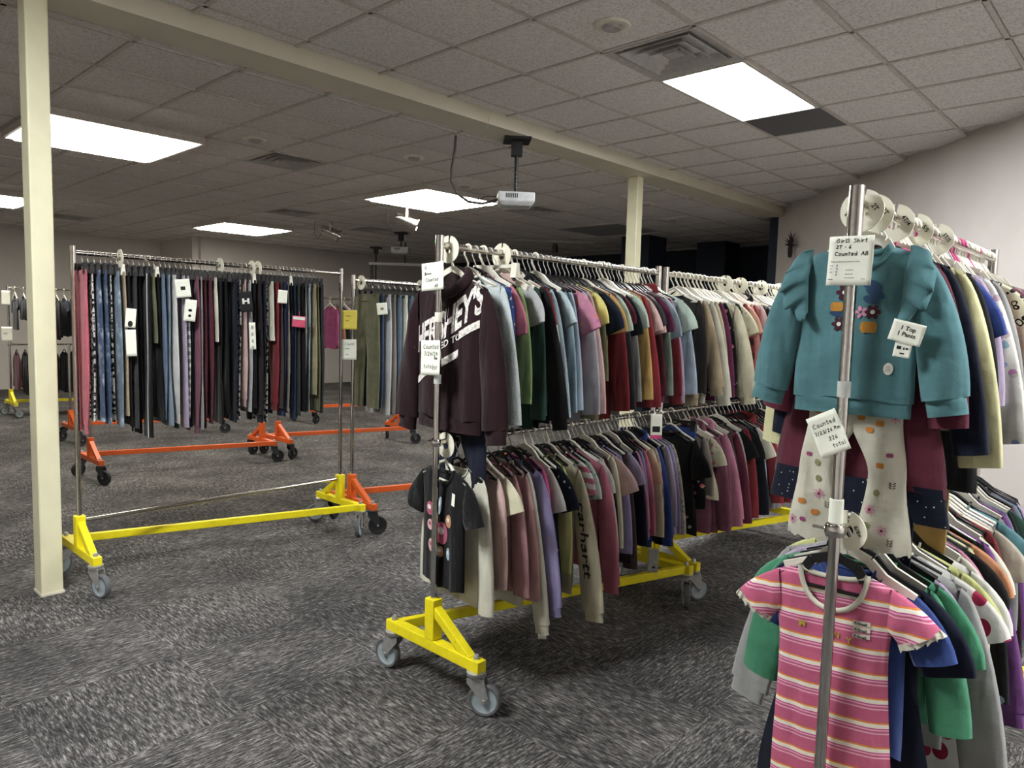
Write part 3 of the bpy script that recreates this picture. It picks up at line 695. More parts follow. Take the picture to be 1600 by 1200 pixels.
def garment(sp, x, yc, z, rz, rg, size, place, thick):
    ty, c, pat = sp['ty'], sp['c'], sp['pat']; mat = fabric(c, pat, sp['second']); sc = sp['scale']
    o = thing(NAMEOF[ty], None, TYPES[ty][1], (x, yc, z), rz, 'clothes on ' + place)
    ALLG.append((o, sp, place))
    if ty in ('pants', 'jogger', 'flare', 'jeans', 'shorts', 'leg'):
        L = size['pl'] * sc * rg.uniform(.94, 1.05); ww = size['ww'] * rg.uniform(.9, 1.05)
        if ty == 'shorts': L *= .42
        if ty == 'leg': ww *= .8
        wk = ww * {'pants': .50, 'jogger': .46, 'flare': .40, 'jeans': .44, 'shorts': .55, 'leg': .36}[ty]; wh = ww * {'pants': .48, 'jogger': .30, 'flare': .58, 'jeans': .38, 'shorts': .56, 'leg': .28}[ty]
        for s in (-1, 1):
            m = leg_mesh(rg, s, ww, L, wk, wh, thick * .5, rise=.6 if ty == 'shorts' else .26, gap=.004, swing=rg.uniform(-.01, .012))
            l_ = m.build('leg', mat, o, True)
            if ty == 'jogger':
                e = Vector(m.v[-16]); 
                yv = [v[1] for v in m.v[-16:]]; xs = sum(v[0] for v in m.v[-16:]) / 16
                cm = cuff_mesh(rg, Vector((xs, max(yv), -L)), Vector((xs, min(yv), -L)), Vector((0, 0, -1)), thick * .45, .05, .85); cm.build('cuff', mat, l_, True)
        wb = tube_between(rg, lambda t: (0, ww + .003, .012 - .05 * t), lambda t: (0, -ww - .003, .012 - .05 * t), thick * .42, n=16, k=2, fold=0)
        wb.build('waistband', mat, o, True)
        return o
    ws = size['ws'] * rg.uniform(.88, 1.05) * sp['bulk'] * (1.08 if ty in ('sweat', 'hood') else 1); L = size['L'] * sc * rg.uniform(.95, 1.06)
    wc = ws * rg.uniform(.88, .95); wh = ws * rg.uniform(.9, 1.04)
    if ty in ('dress', 'lsd'): wh = ws * rg.uniform(1.1, 1.35); L *= 1.35
    if ty == 'tank': ws *= .82; wc = ws * 1.1; wh = ws * 1.2
    L = min(L, size.get('mx', 9) - (.04 if ty in ('sweat', 'hood') else 0))
    slope = ws * .31; nw = min(.075, ws * .42); nd = rg.uniform(.035, .07)
    band = ty in ('sweat', 'hood')
    if band: wh = ws * .9
    bm_ = body_mesh(rg, ws, wc, wh, L, thick, slope, nw, nd, fold=thick * .15)
    b = bm_.build('body', mat, o, True, weld=.0004)
    if band:
        yb = wh; 
        hb = tube_between(rg, lambda t: (0, yb * .97, -L + .012 - .05 * t), lambda t: (0, -yb * .97, -L + .012 - .05 * t), thick * .55, n=20, k=2, fold=0); hb.build('hem_band', mat, b, True)
    if ty in ('tee', 'ls', 'sweat', 'hood', 'lsd', 'dress'):
        short = ty in ('tee', 'dress')
        for s in (-1, 1):
            if short:
                ln = rg.uniform(.12, .18) * size['ws'] / .18; phi = R(rg.uniform(10, 27)); w1 = ws * rg.uniform(.30, .37)
            else:
                ln = L * (rg.uniform(.76, .92) if sp['bulk'] <= 1 else rg.uniform(.92, 1.02)) if ty != 'lsd' else L * .6; ln = min(ln, size.get('mx', 9) - .06 - slope); phi = R(rg.uniform(2, 8) + (4 if ty in ('sweat', 'hood') or sp['bulk'] > 1 else 0)); w1 = ws * rg.uniform(.22, .29)
            sm, e = sleeve_mesh(rg, s, ws, wc, slope, ws * .62, ln, phi, w1, thick * (.42 if short else .5) * (1.25 if sp['bulk'] > 1 else 1), k=7 if short else 11, swing=rg.uniform(-.014, .014), puff=.012)
            so_ = sm.build('sleeve', mat, o, True)
            if band: cuff_mesh(rg, e[0], e[1], e[2], thick * .5).build('cuff', mat, so_, True)
    if ty == 'hood': hood_mesh(rg, nw, slope, thick * 1.4).build('hood', mat, o, True)
    elif ty != 'tank' and sp.get('ring', True): neck_ring(ws, nw, slope, nd, .012, thick, .005).build('collar', mat, o, True)
    else:
        neck_ring(ws, nw, slope, nd, .012, thick, .004).build('strap_edge', mat, o, True)
    return o
def parse(s):
    sc = 1.0
    bk = 1.0
    if '*' in s: s, q = s.split('*'); bk = float(q)
    if '@' in s: s, q = s.split('@'); sc = float(q)
    p = s.split(':'); return dict(ty=p[0], c=p[1], pat=p[2] if len(p) > 2 else '', second=p[3] if len(p) > 3 else 'white', scale=sc, bulk=bk)
def rail(specs, x0, x1, yc, zrail, size, seed, place, hang, yaw0=0.0, pw=1.0, sets=False, first=.025):
    rg = random.Random(seed); sp = [parse(s) for s in specs.split()]; n = len(sp); step = (x1 - x0) / max(1, n - 1); out = []
    XS = [x0 + (x1 - x0) * (k / (n - 1)) ** pw + step * (rg.uniform(-.14, .14) if 0 < k < n - 1 else 0) for k in range(n)]
    for k, q in enumerate(sp):
        x = XS[k]; yaw = yaw0 + R(3.5) * math.sin(k * .27 + seed)
        la = (x - XS[k - 1]) / 2 if k else first; lb = (XS[k + 1] - x) / 2 if k < n - 1 else .03
        isp = q['ty'] in ('pants', 'jogger', 'flare', 'jeans', 'shorts', 'leg')
        zn = zrail - .088; y = yc + rg.uniform(-.008, .008)
        th = max(.014, min(.04, step * .82)); hk = rg.choice(hang)
        if isp and sets:
            g = garment(q, lastx + .006, y, zn - .27, yaw, rg, size, place, .012)
        elif isp:
            g = garment(q, x, y, zn - .012, yaw, rg, size, place, th)
            h_ = hanger('clip' if hk in ('black', 'clip', 'wideb', 'pink') else 'wclip', size['ww'] * .85, x, yc, zn, yaw, place, phrase(q)); ALLH.append((h_, q))
        else:
            g = garment(q, x, y, zn, yaw, rg, size, place, th)
            h_ = hanger(hk, size['ws'] * .86, x, yc, zn, yaw, place, phrase(q)); ALLH.append((h_, q))
        m_ = .0022; clampx(g, max(.006, la - m_), max(.006, lb - m_)) if not (isp and sets) else clampx(g, .004, .010)
        lastx = x
        q['prev'] = sp[k - 1] if k else None; q['next'] = sp[k + 1] if k < n - 1 else None
        out.append(g)
    return out
def set_labels():
    used = {}
    def put(o, l): used.setdefault(l, []).append(o)
    rows = []
    for o, sp, place in ALLG:
        if o.get('label'): continue
        rows.append((o, sp, place))
    def cand(sp, place, lv):
        me = phrase(sp); pl = place
        a = sp.get('prev'); b = sp.get('next')
        sh = lambda q: NAME.get(q['c'], q['c']) + ' ' + TYPES[q['ty']][0].split()[-1]
        if lv == 0: return '%s on %s' % (me, pl)
        if lv == 1: return '%s beside %s, %s' % (me, sh(a) if a else sh(b), pl)
        return '%s between %s and %s, %s' % (me, sh(a) if a else 'pole', sh(b) if b else 'pole', pl)
    lv = {o.name: 0 for o, _, _ in rows}
    for it in range(2):
        d = {}
        for o, sp, pl in rows: d.setdefault(cand(sp, pl, lv[o.name]), []).append(o)
        for l, os_ in d.items():
            if len(os_) > 1:
                for o in os_: lv[o.name] += 1
    d = {}
    for h_, q in ALLH: d.setdefault(h_['label'], []).append((h_, q))
    for l, hs in d.items():
        if len(hs) < 2: continue
        for h_, q in hs:
            nb = q.get('prev') or q.get('next'); a, b = l.rsplit(', ', 1)
            h_['label'] = ' '.join(('%s next to %s %s, %s' % (a, NAME.get(nb['c'], nb['c']), TYPES[nb['ty']][0].split()[-1], b)).split()[:16])
    for o, sp, pl in rows:
        l = cand(sp, pl, lv[o.name]); ws_ = l.split()
        o['label'] = ' '.join(ws_[:16])

SZ_H = dict(ws=.158, L=.41, ww=.12, pl=.62); SZ_B = dict(ws=.185, L=.585, ww=.16, pl=.6, mx=.622); SZ_BL = dict(ws=.178, L=.53, ww=.15, pl=.75); SZ_A = dict(ws=.2, L=.6, ww=.15, pl=.82)
P_HU, P_HL = "teal sweater rack's upper rail", "teal sweater rack's lower rail"
P_BU, P_BL = "hoodie rack's upper rail", "hoodie rack's lower rail"
P_CU, P_CL = "white-hanger rack's upper rail", "white-hanger rack's lower rail"
P_A, P_J, P_P, P_QU, P_QL = 'the pants rack', 'the jeans rack', 'the sweater rack', "distant rack's upper rail", "distant rack's lower rail"
MIXH = ['black', 'black', 'black', 'white', 'wide', 'black']; WH = ['wide', 'wide', 'white', 'black', 'wide']

# pants rack
rail('''jogger:coral leg:black:animal:white pants:denim:tiedye:powder pants:denim:tiedye:powder leg:black:animal:white pants:steel:tiedye:powder@1.02 pants:tan@.92 pants:black pants:charcoal leg:black:sidestripe:white
 pants:black:sidestripe:white@1.03 shorts:olive flare:black jeans:denim:denim:powder flare:steel:denim:powder@1.02 pants:white:heather:palegrey leg:forest:sidestripe:white pants:lilac:sidestripe:white pants:white:stripe:sage leg:navy jogger:mauve flare:heather:sidestripe:black@1.08
 pants:burgundy jogger:wine@.96 shorts:ivory flare:black@1.02 pants:black leg:darknavy pants:navy leg:black:animal:white jogger:blush@.9 jeans:palegrey:denim:grey pants:black@.93 pants:espresso jogger:navy@.95 leg:black:animal:white pants:ivory@.45 jogger:crimson@.9 pants:brown jeans:navy:denim:blue
 pants:greige jeans:darknavy:denim:navy jeans:navy:denim:denim@1.02 pants:charcoal pants:black leg:black:sidestripe:white@1.02 jeans:lightblue:denim:white@.98 pants:khaki@.86 pants:olive pants:charcoal@1.0''',
     1.232, 2.60, 4.24, ZT + .02 - .036, SZ_A, 11, P_A, ['clip'] * 9 + ['wclip'], yaw0=R(-5))
rail('''pants:olive jeans:denim:denim:navy jeans:palegrey:denim:white@1.0 pants:greige@1.0 jeans:steel:denim:denim pants:ivory@.9 jeans:denim:denim:lightblue@.42 jeans:navy:denim:denim jeans:blue:denim:navy@.9 jeans:darknavy:denim:navy
 leg:black:dot:grey pants:charcoal pants:black jogger:burgundy pants:navy leg:black jeans:denim:denim:navy pants:charcoal''', 2.99, 3.85, 4.20, ZT - .056, SZ_A, 12, P_J, ['clip'], yaw0=R(-2))

# hoodie rack, upper: the first two are built one by one below
rail('''ls:paleblue:fleece:white@1.03*1.18 tank:blue:floral:paleyellow@.75*1.45 tee:rose@.55*.85 ls:grass@.92 leg:blush:leopard:black@.9 tee:palegrey@.66 ls:forest@1.02 hood:black@1.02*1.12 ls:crimson:colorblock:white@1.0*1.04 ls:lightblue:fleece:paleblue@1.0*1.08 ls:darknavy@1.08 tee:paleblue@.75 ls:lightblue@1.03 ls:powder@.98
 tee:pink:floral:rose@.7 ls:palegrey:heather:lilac@1.08 ls:blush tee:yellow@.7 lsd:olive@.84 tee:navy@.7 tee:gold@.74 ls:crimson@1.04 tee:mint@.74 ls:charcoal tee:burgundy@.76 tee:darknavy@.72 ls:heather:heather:charcoal@1.02 tee:mint@.7 ls:gold@.84 ls:red@.94 tee:blush@.78 tee:charcoal@.66
 dress:blush@.68 ls:burgundy tee:plum@.72 ls:sage@.98 tee:powder@.74 hood:crimson@.92 ls:lilac tee:mint@.62 ls:powder@1.02''', 1.955, 3.29, 2.08, ZR, SZ_B, 21, P_BU, MIXH + ['white'], yaw0=R(-3), pw=.93)
rail('''ls:ivory@1.06 ls:blush@.95 tee:cream@.9*1.12 ls:dustyrose@1.02 ls:dustyrose:heather:blush@1.06 sweat:ivory@1.12*1.02 sweat:lavender@1.02*1.14 ls:hotpink@.98 tee:white@.8 dress:navy:dot:white@.92 ls:lime@.98 sweat:beige@1.16*1.16 ls:sage@.7 tee:rose:stripe:white@.64 tee:mint:floral:teal@.6 sweat:rose@.98*1.18 tee:white@1.0*1.15 sweat:white@1.0
 ls:burgundy:plaid:black@.94 ls:cream@.9 tee:blush@.74 ls:lavender@1.0 ls:espresso@.98 ls:brown@1.06 tee:lilac@.68 ls:navy sweat:pink@.84 ls:periwinkle@.9 ls:rose@1.0 tee:peach@.72 ls:cream@.86 ls:beige:plaid:mauve@.98 hood:royal@1.0 ls:black sweat:lilac:heather:palegrey@.86 ls:lavender@.9 ls:oatmeal:leopard:grey@1.02''',
     1.925, 3.29, 2.08, .99, SZ_BL, 22, P_BL, MIXH + ['wideb'], yaw0=R(-3), pw=.82)
rail('''ls:espresso@.9 sweat:tan@1.02 ls:navy:floral:grey@.95 sweat:ivory@1.0 ls:beige@.98 ls:plum@.98*1.05 ls:black:floral:rose@1.0 sweat:cream@1.02*1.12 ls:heather:heather:palegrey@.98 ls:black:floral:white@.94 tee:cream:floral:rose@.9 ls:red:plaid:black@1.02 tee:peach@.66 ls:salmon@.86 ls:red ls:blush@.8 hood:black@1.02 ls:tan tee:grey@.8 ls:charcoal
 ls:brown tee:lilac@.7 ls:black tee:greige@.75 ls:navy tee:powder@.7 ls:black ls:greige tee:white@.7 ls:charcoal''', 3.50, 4.88, 2.08, ZR, SZ_B, 23, P_CU, WH, yaw0=R(-2))
rail('''dress:black@.6 lsd:black:floral:rose@.7 leg:royal@.5 ls:greige@.6 dress:cream:floral:rose@.5 hood:mauve@1.1 ls:mauve@1.12 hood:pink@1.1 ls:charcoal@1.16 ls:wine@1.1 ls:heather@.98 tee:black@.86 ls:crimson@1.1 tee:black@.9 ls:darknavy@1.05 tee:ivory@.7 ls:powder@1.1 hood:red@.8 ls:palegrey@1.05 ls:heather:heather:grey@1.0 ls:rose@1.1 sweat:oatmeal@.8 ls:greige ls:crimson@1.1 ls:charcoal ls:wine ls:black''',
     3.48, 4.88, 2.08, .99, SZ_B, 24, P_CL, MIXH, yaw0=R(-2))
# teal sweater rack
rail('''lsd:wine@1.02*1.08 ls:navy@1.0*1.04 ls:paleyellow@1.02*1.12 ls:teal:sparkle:white@.98 leg:navy:sparkle:white@1.25 ls:paleblue@.9 ls:black@.9 tee:royal@.6*.95 ls:blush@1.0 lsd:black@1.1 pants:mustard@1.1 ls:lilac@1.0 ls:white:floral:lavender@1.0*1.12 leg:black:leopard:tan@1.1 ls:heather:heather:grey@.95*1.08 ls:cream@1.0 ls:black lsd:rose@.9 ls:plum@1.05 tee:cream:leopard:black@.8 ls:coral sweat:oatmeal@1.1 ls:charcoal dress:mauve@.9 ls:greige tee:pink@.8 ls:charcoal:leopard:grey ls:navy tee:sage@.8 ls:white ls:mauve ls:black tee:salmon@.8 ls:grey ls:cream ls:wine tee:tan@.8 ls:black''',
     1.825, 3.16, .56, ZR, SZ_H, 31, P_HU, ['wide', 'white', 'black', 'wide', 'pink'], yaw0=R(-4), sets=True)
rail('''tee:blue@.95*.86 dress:navy@1.02*.98 ls:green@.72*1.05 tee:green@.86*1.04 tee:lilac@.6 sweat:heather:heather:palegrey@1.0*1.3 dress:white:fruit@1.0*1.08 ls:palegrey:heather:white@1.25 tee:lime@.62*1.15 tee:white@.95*1.28 pants:grey:heather:steel@1.02 tee:ivory@.8 tee:pink@.75 tee:black@.98*1.25 ls:paleyellow@1.0 tee:orange@.85 ls:black:floral:grey@1.0 sweat:purple@1.0*1.1 tee:ivory@.82 ls:olive@.98 ls:red:plaid:black@1.02 tee:oatmeal@.8 ls:denim@.95 ls:wine:heather:palegrey tee:teal@.9 ls:grey@.95 ls:maroon ls:purple@.95 ls:steel@1.0 ls:black tee:forest ls:plum ls:steel ls:navy tee:lilac ls:black''',
     1.802, 3.16, .56, 1.0, dict(ws=.172, L=.46, ww=.13, pl=.62), 32, P_HL, ['black', 'white', 'wide', 'black', 'wideb'], yaw0=R(-5))
# rear racks
rail('''ls:magenta@1.1 ls:rust@1.2 ls:black sweat:lilac@1.2 ls:magenta@1.15 ls:forest ls:rose@.9 ls:black ls:forest ls:charcoal ls:wine ls:black ls:navy ls:mauve''', 5.75, 6.8, 8.95, ZR, SZ_B, 41, P_P, ['black', 'white'])
rail('''tee:navy@.8 ls:navy@.6 tee:cream:stripe:black@.9 ls:black tee:charcoal ls:black tee:navy ls:black ls:rust@1.0 tee:white@.8 ls:wine ls:burgundy tee:black ls:navy ls:black''', 2.58, 3.95, 11.75, ZR + .02, SZ_B, 42, P_QU, ['white', 'wide'])
rail('''ls:wine@.95 ls:black ls:charcoal ls:black ls:black ls:darknavy ls:charcoal ls:black ls:grey@1.1 ls:black tee:blush ls:wine ls:black''', 2.58, 3.95, 11.75, .99, SZ_B, 43, P_QL, ['black'])

# ------------------------------------------------------------------ feature garments
def bvh_of(objs):
    vs, fs = [], []
    for o in objs:
        n = len(vs); M = o.matrix_local
        vs += [M @ v.co for v in o.data.vertices]; fs += [tuple(n + i for i in p.vertices) for p in o.data.polygons]
    return BVHTree.FromPolygons(vs, fs)
def decal(polys, surf, mat, name, parent, lift=.0022, fallback=-.02, cuts=2):
    """flat print in the garment's (y,z) plane laid onto its front surface"""
    bm = bmesh.new()
    for P in polys:
        vs = [bm.verts.new((0, y, z)) for y, z in P]
        try: bm.faces.new(vs)
        except ValueError: pass
    bmesh.ops.triangulate(bm, faces=bm.faces)
    if cuts: bmesh.ops.subdivide_edges(bm, edges=[e for e in bm.edges if e.calc_length() > .012], cuts=cuts, use_grid_fill=True)
    bmesh.ops.triangulate(bm, faces=bm.faces)
    for v in bm.verts:
        h = surf.ray_cast(Vector((-1, v.co.y, v.co.z)), Vector((1, 0, 0)))[0]
        v.co.x = (h.x if h else fallback) - lift
    me = bpy.data.meshes.new(name); bm.to_mesh(me); bm.free(); me.polygons.foreach_set('use_smooth', [True] * len(me.polygons))
    return link(name, me, mat, parent)
def text_polys(s, size, align='LEFT', bold=0.0, shear=0.0, space=1.0):
    c = bpy.data.curves.new('t', 'FONT'); c.body = s; c.size = size; c.align_x = align; c.offset = bold; c.shear = shear; c.resolution_u = 3; c.space_character = space
    o = bpy.data.objects.new('t', c); col.objects.link(o)
    bpy.context.view_layer.update()
    me = bpy.data.meshes.new_from_object(o.evaluated_get(bpy.context.evaluated_depsgraph_get()))
    out = [[(me.vertices[i].co.x, me.vertices[i].co.y) for i in p.vertices] for p in me.polygons]
    bpy.data.objects.remove(o); bpy.data.curves.remove(c); bpy.data.meshes.remove(me); return out
def tf(polys, f): return [[f(u, v) for u, v in P] for P in polys]
def ellipse(cy, cz, a, b, n=14, rot=0.0): return [(cy + a*math.cos(2*math.pi*k/n)*math.cos(rot) - b*math.sin(2*math.pi*k/n)*math.sin(rot), cz + a*math.cos(2*math.pi*k/n)*math.sin(rot) + b*math.sin(2*math.pi*k/n)*math.cos(rot)) for k in range(n)]
def flower(cy, cz, r, petals=6, rot=0.0):
    return [ellipse(cy + r*.62*math.cos(rot + 6.283*k/petals), cz + r*.62*math.sin(rot + 6.283*k/petals), r*.42, r*.30, 10, rot + 6.283*k/petals) for k in range(petals)]
def daisy(cy, cz, r, petals=8): return [ellipse(cy + r*.6*math.cos(6.283*k/petals), cz + r*.6*math.sin(6.283*k/petals), r*.4, r*.15, 8, 6.283*k/petals) for k in range(petals)]
def pumpkin(cy, cz, r): return [ellipse(cy + d*r*.55, cz, r*.5, r*.8, 12) for d in (-1, 0, 1)]
def leafsprig(cy, cz, r, rot=0.0):
    P = []
    for k in (-1, -.2, .6):
        for s in (-1, 1): P.append(ellipse(cy + s*r*.4, cz + k*r*.7, r*.42, r*.13, 8, s*.7))
    return P
def plain(name, hexv, rough=.9): return simple(name, hexv, rough, var=.08, scale=120, bump=.2)
M_MUST = plain('mustard_applique', 'b98434'); M_MAR = plain('maroon_applique', '431a26'); M_WHT = plain('white_print', 'dcdcd4'); M_NVY = plain('navy_applique', '24405f'); M_PNK = plain('pink_print', 'c98ba4'); M_PLUMP = plain('plum_print', '8e3f68'); M_OLV = plain('olive_print', '85855e'); M_ORG = plain('orange_print', 'bd7a35'); M_BLKP = plain('black_print', '17181a'); M_GOLD = simple('gold_foil', 'd8c548', .35, .6)

def mat_distress():
    t = NT('distressed_white_print'); n = t.noise(70, 4, .7)
    t.base(t.ramp(n, [(.34, muted('3a1d22')), (.42, hexc('c9c5bf')), (.6, hexc('e6e3dc'))])); t.pbr(.8, 0, .2); return t.m
M_DIST = mat_distress()
def feature(name, label, cat, loc, rz=0, place=None): return thing(name, label, cat, loc, rz, 'clothes on ' + place if place else None)
# teal sweater with ruffles
rg = random.Random(77)
tz = ZR - .078
ts = feature('ruffled_sweatshirt', 'teal ruffle-shouldered toddler sweatshirt with flower and pumpkin appliques', 'sweatshirt', (1.765, .565, tz), R(2), P_HU)
mt = fabric('teal'); ws, L, th, sl = .135, .362, .046, .038
bd = body_mesh(rg, ws, .128, .132, L, th, sl, .062, .05, .014, ny=28, nz=22, fold=.0035, hem=.003).build('body', mt, ts, True, weld=.0004)
tube_between(rg, lambda t: (0, .128, -L + .012 - .048 * t), lambda t: (0, -.128, -L + .012 - .048 * t), th * .5, n=30, k=4, fold=.002).build('hem_band', mt, bd, True)
neck_ring(ws, .062, sl, .05, .014, th, .008).build('collar', mt, ts, True)
for s in (-1, 1):
    sm, e = sleeve_mesh(rg, s, ws, .124, sl, .105, .295, R(12), .046, .03, puff=.018, k=16)
    sv = sm.build('sleeve', mt, ts, True); cuff_mesh(rg, e[0], e[1], e[2], .028, .04, .86).build('cuff', mt, sv, True)
    m = MB(); n, q = 44, 5
    for i in range(n + 1):
        t = i / n
        base = Vector((lerp(.008, -.024, smooth(t * 2)), s * lerp(ws - .030, .100, t ** 1.4), lerp(-sl * .35, -.165, t)))
        wdt = .062 * math.sin(math.pi * min(1, t * .92 + .1)) ** .6
        dr = Vector((-.1, s * lerp(.98, .95, t), lerp(-.10, -.45, t))).normalized()
        for j in range(q + 1):
            u = j / q; wv = .013 * u * math.sin(t * 24 + .6) * (.35 + .65 * t)
            m.v.append(tuple(base + dr * wdt * u + Vector((-.014 * math.sin(u * 2.2) - .004 + wv, 0, wv * .9 - .012 * u * u))))
    for i in range(n):
        for j in range(q): m.f.append((i*(q+1)+j, i*(q+1)+j+1, (i+1)*(q+1)+j+1, (i+1)*(q+1)+j))
    rf = m.build('shoulder_ruffle', mt, ts, True); md = rf.modifiers.new('s', 'SOLIDIFY'); md.thickness = .003
clampx(ts, .06, .034)
sf = bvh_of([bd])
def dy(Y): return Y - .565
def dz(Z): return Z - tz
for nm, mm, P in (('pumpkin_applique', M_MUST, pumpkin(dy(.602), dz(1.512), .014)), ('pumpkin_applique', M_MUST, pumpkin(dy(.531), dz(1.466), .017)),
                  ('flower_applique', M_MAR, flower(dy(.588), dz(1.545), .019)), ('flower_applique', M_MAR, flower(dy(.524), dz(1.50), .017)), ('flower_applique', M_MAR, flower(dy(.594), dz(1.472), .017)),
                  ('flower_applique', M_PNK, flower(dy(.549), dz(1.50), .014, 5)),
                  ('leaf_applique', M_NVY, [ellipse(dy(.530), dz(1.560), .024, .012, 12, .4), ellipse(dy(.522), dz(1.543), .024, .010, 12, .5), ellipse(dy(.530), dz(1.528), .018, .009, 12, .3)]),
                  ('leaf_applique', M_NVY, [ellipse(dy(.600), dz(1.495), .018, .006, 12, .2)])):
    o = decal(P, sf, mm, nm, ts, .003)
    if nm == 'flower_applique' and mm is M_MAR:
        cy = sum(y for p in P for y, z in p) / sum(len(p) for p in P); cz = sum(z for p in P for y, z in p) / sum(len(p) for p in P); decal([ellipse(cy, cz, .005, .005, 10)], sf, M_WHT, 'flower_centre', o, .0048, cuts=0)
st = decal([ellipse(dy(.485), dz(1.374), .0095, .0135, 20)], sf, M_WHITEP, 'size_sticker', ts, .003, cuts=0)
decal([[(dy(.485) + w_, dz(1.374) + h_), (dy(.485) - w_, dz(1.374) + h_), (dy(.485) - w_, dz(1.374) + h_ - .0011), (dy(.485) + w_, dz(1.374) + h_ - .0011)] for h_, w_ in ((.007, .004), (.004, .0045), (0, .005), (-.004, .0045))], sf, M_PENCIL, 'printed_lines', st, .0042, cuts=0)
hanger('wide', .125, 1.768, .565, tz - .006, R(2), P_HU, 'the ruffled teal sweatshirt')
# flared print leggings under it
wp = feature('flared_print_pants', 'white flared toddler pants with pumpkin and flower print', 'pants', (1.790, .562, 1.335), R(2), P_HU)
mwp = fabric('ivory'); MATS['wp'] = mwp
mw = fabric('white'); rg = random.Random(5); legs = []
for s in (-1, 1):
    m = leg_mesh(rg, s, .098, .385, .040, .062, .020, rise=.2, lettuce=.0035, gap=.018, k=26); legs.append(m.build('leg', mwp, wp, True))
tube_between(rg, lambda t: (0, .1, .012 - .05 * t), lambda t: (0, -.1, .012 - .05 * t), .018, n=20, k=2, fold=0).build('waistband', mwp, wp, True)
sf = bvh_of(legs); rp = random.Random(8)
spots = []
for s in (-1, 1):
    for k in range(60):
        zz = -rp.uniform(.03, .37); yy = s * rp.uniform(.012, .125)
        if all((yy - a) ** 2 + (zz - b) ** 2 > .027 ** 2 for a, b in spots) and sf.ray_cast(Vector((-1, yy, zz)), Vector((1, 0, 0)))[0] is not None and sf.ray_cast(Vector((-1, yy + .012, zz)), Vector((1, 0, 0)))[0] is not None and sf.ray_cast(Vector((-1, yy - .012, zz)), Vector((1, 0, 0)))[0] is not None:
            spots.append((yy, zz))
for k, (yy, zz) in enumerate(spots):
    r = k % 6
    if r == 0: o = decal(daisy(yy, zz, .013), sf, M_PNK, 'printed_daisy', wp, .002, cuts=0); decal([ellipse(yy, zz, .003, .003, 8)], sf, M_MAR, 'daisy_centre', o, .003, cuts=0)
    elif r in (1, 4): decal(pumpkin(yy, zz, .0085), sf, M_ORG, 'printed_pumpkin', wp, .002, cuts=0)
    elif r == 2: decal(leafsprig(yy, zz, .0095), sf, M_MAR, 'printed_sprig', wp, .002, cuts=0)
    elif r == 3: decal([ellipse(yy, zz, .007, .0085, 10)], sf, M_OLV, 'printed_leaf', wp, .002, cuts=0)
    else: decal(pumpkin(yy, zz, .0065), sf, M_PLUMP, 'printed_apple', wp, .002, cuts=0)
# striped tee on the lower rail
rg = random.Random(15); sz = 1.0 - .092
tee = feature('striped_t_shirt', 'pink, orange and white striped short-sleeved tee with frilled cuffs', 't-shirt', (1.752, .575, sz), R(6), P_HL); tee.rotation_euler = (R(-2), 0, R(6))
ms = fabric('bubblegum', 'multistripe'); COLW = fabric('ivory')
MATS_s = ms
ws, L, th, sl = .138, .62, .04, .042
bd = body_mesh(rg, ws, .122, .138, L, th, sl, .075, .095, .02, ny=26, nz=26, fold=.005).build('body', ms, tee, True, weld=.0004)
neck_ring(ws, .075, sl, .095, .02, th, .0065).build('collar', COLW, tee, True)
for s in (-1, 1):
    sm, e = sleeve_mesh(rg, s, ws, .122, sl, .095, .095, R(33), .050, .018, k=8); sv = sm.build('sleeve', ms, tee, True)
    m = MB(); n = 40
    for i in range(n + 1):
        A = math.pi * 2 * i / n; c = (e[0] + e[1]) / 2; h = (e[0] - e[1]) / 2
        p = c + h * math.cos(A) + Vector((.018 * math.sin(A), 0, 0))
        m.v.append(tuple(p - e[2] * .006)); m.v.append(tuple(p + e[2] * (.010 + .003 * math.sin(i * 2.4)) + Vector((.006 * math.sin(i * 1.9), 0, 0)) + h.normalized() * .004 * math.sin(i * 1.9)))
    for i in range(n): m.f.append((2*i, 2*i+1, 2*i+3, 2*i+2))
    m.build('frilled_cuff', COLW, sv, True)
clampx(tee, .05, .019)
sf = bvh_of([bd])
for k in range(3):
    zz = -.125 - .017 * k + .002 * k; q = [(-.048, zz), (-.085, zz + .002), (-.085, zz - .008), (-.048, zz - .010)]
    o = decal([q], sf, M_WHITEP, 'size_sticker', tee, .003, cuts=1)
    decal(tf(text_polys('X-Small', .009, 'LEFT', .0003), lambda u, v: (-.050 - u, zz - .0075 + v)), sf, M_INK, 'lettering', o, .0048, cuts=0)
for ch, yy, zz in (('M', .065, -.165), ('N', -.012, -.175), ('Y', -.04, -.182)):
    decal(tf(text_polys(ch, .02, 'CENTER', .0006), lambda u, v: (yy - u, zz + v)), sf, M_GOLD, 'foil_letter', tee, .003, cuts=0)
nl = MB().box(-.004, -.003, -.008, .008, -.055, -.035).build('neck_label', M_WHITEP, tee)
hanger('wideb', .125, 1.755, .575, sz - .006, R(6), P_HL, 'the pink striped tee')
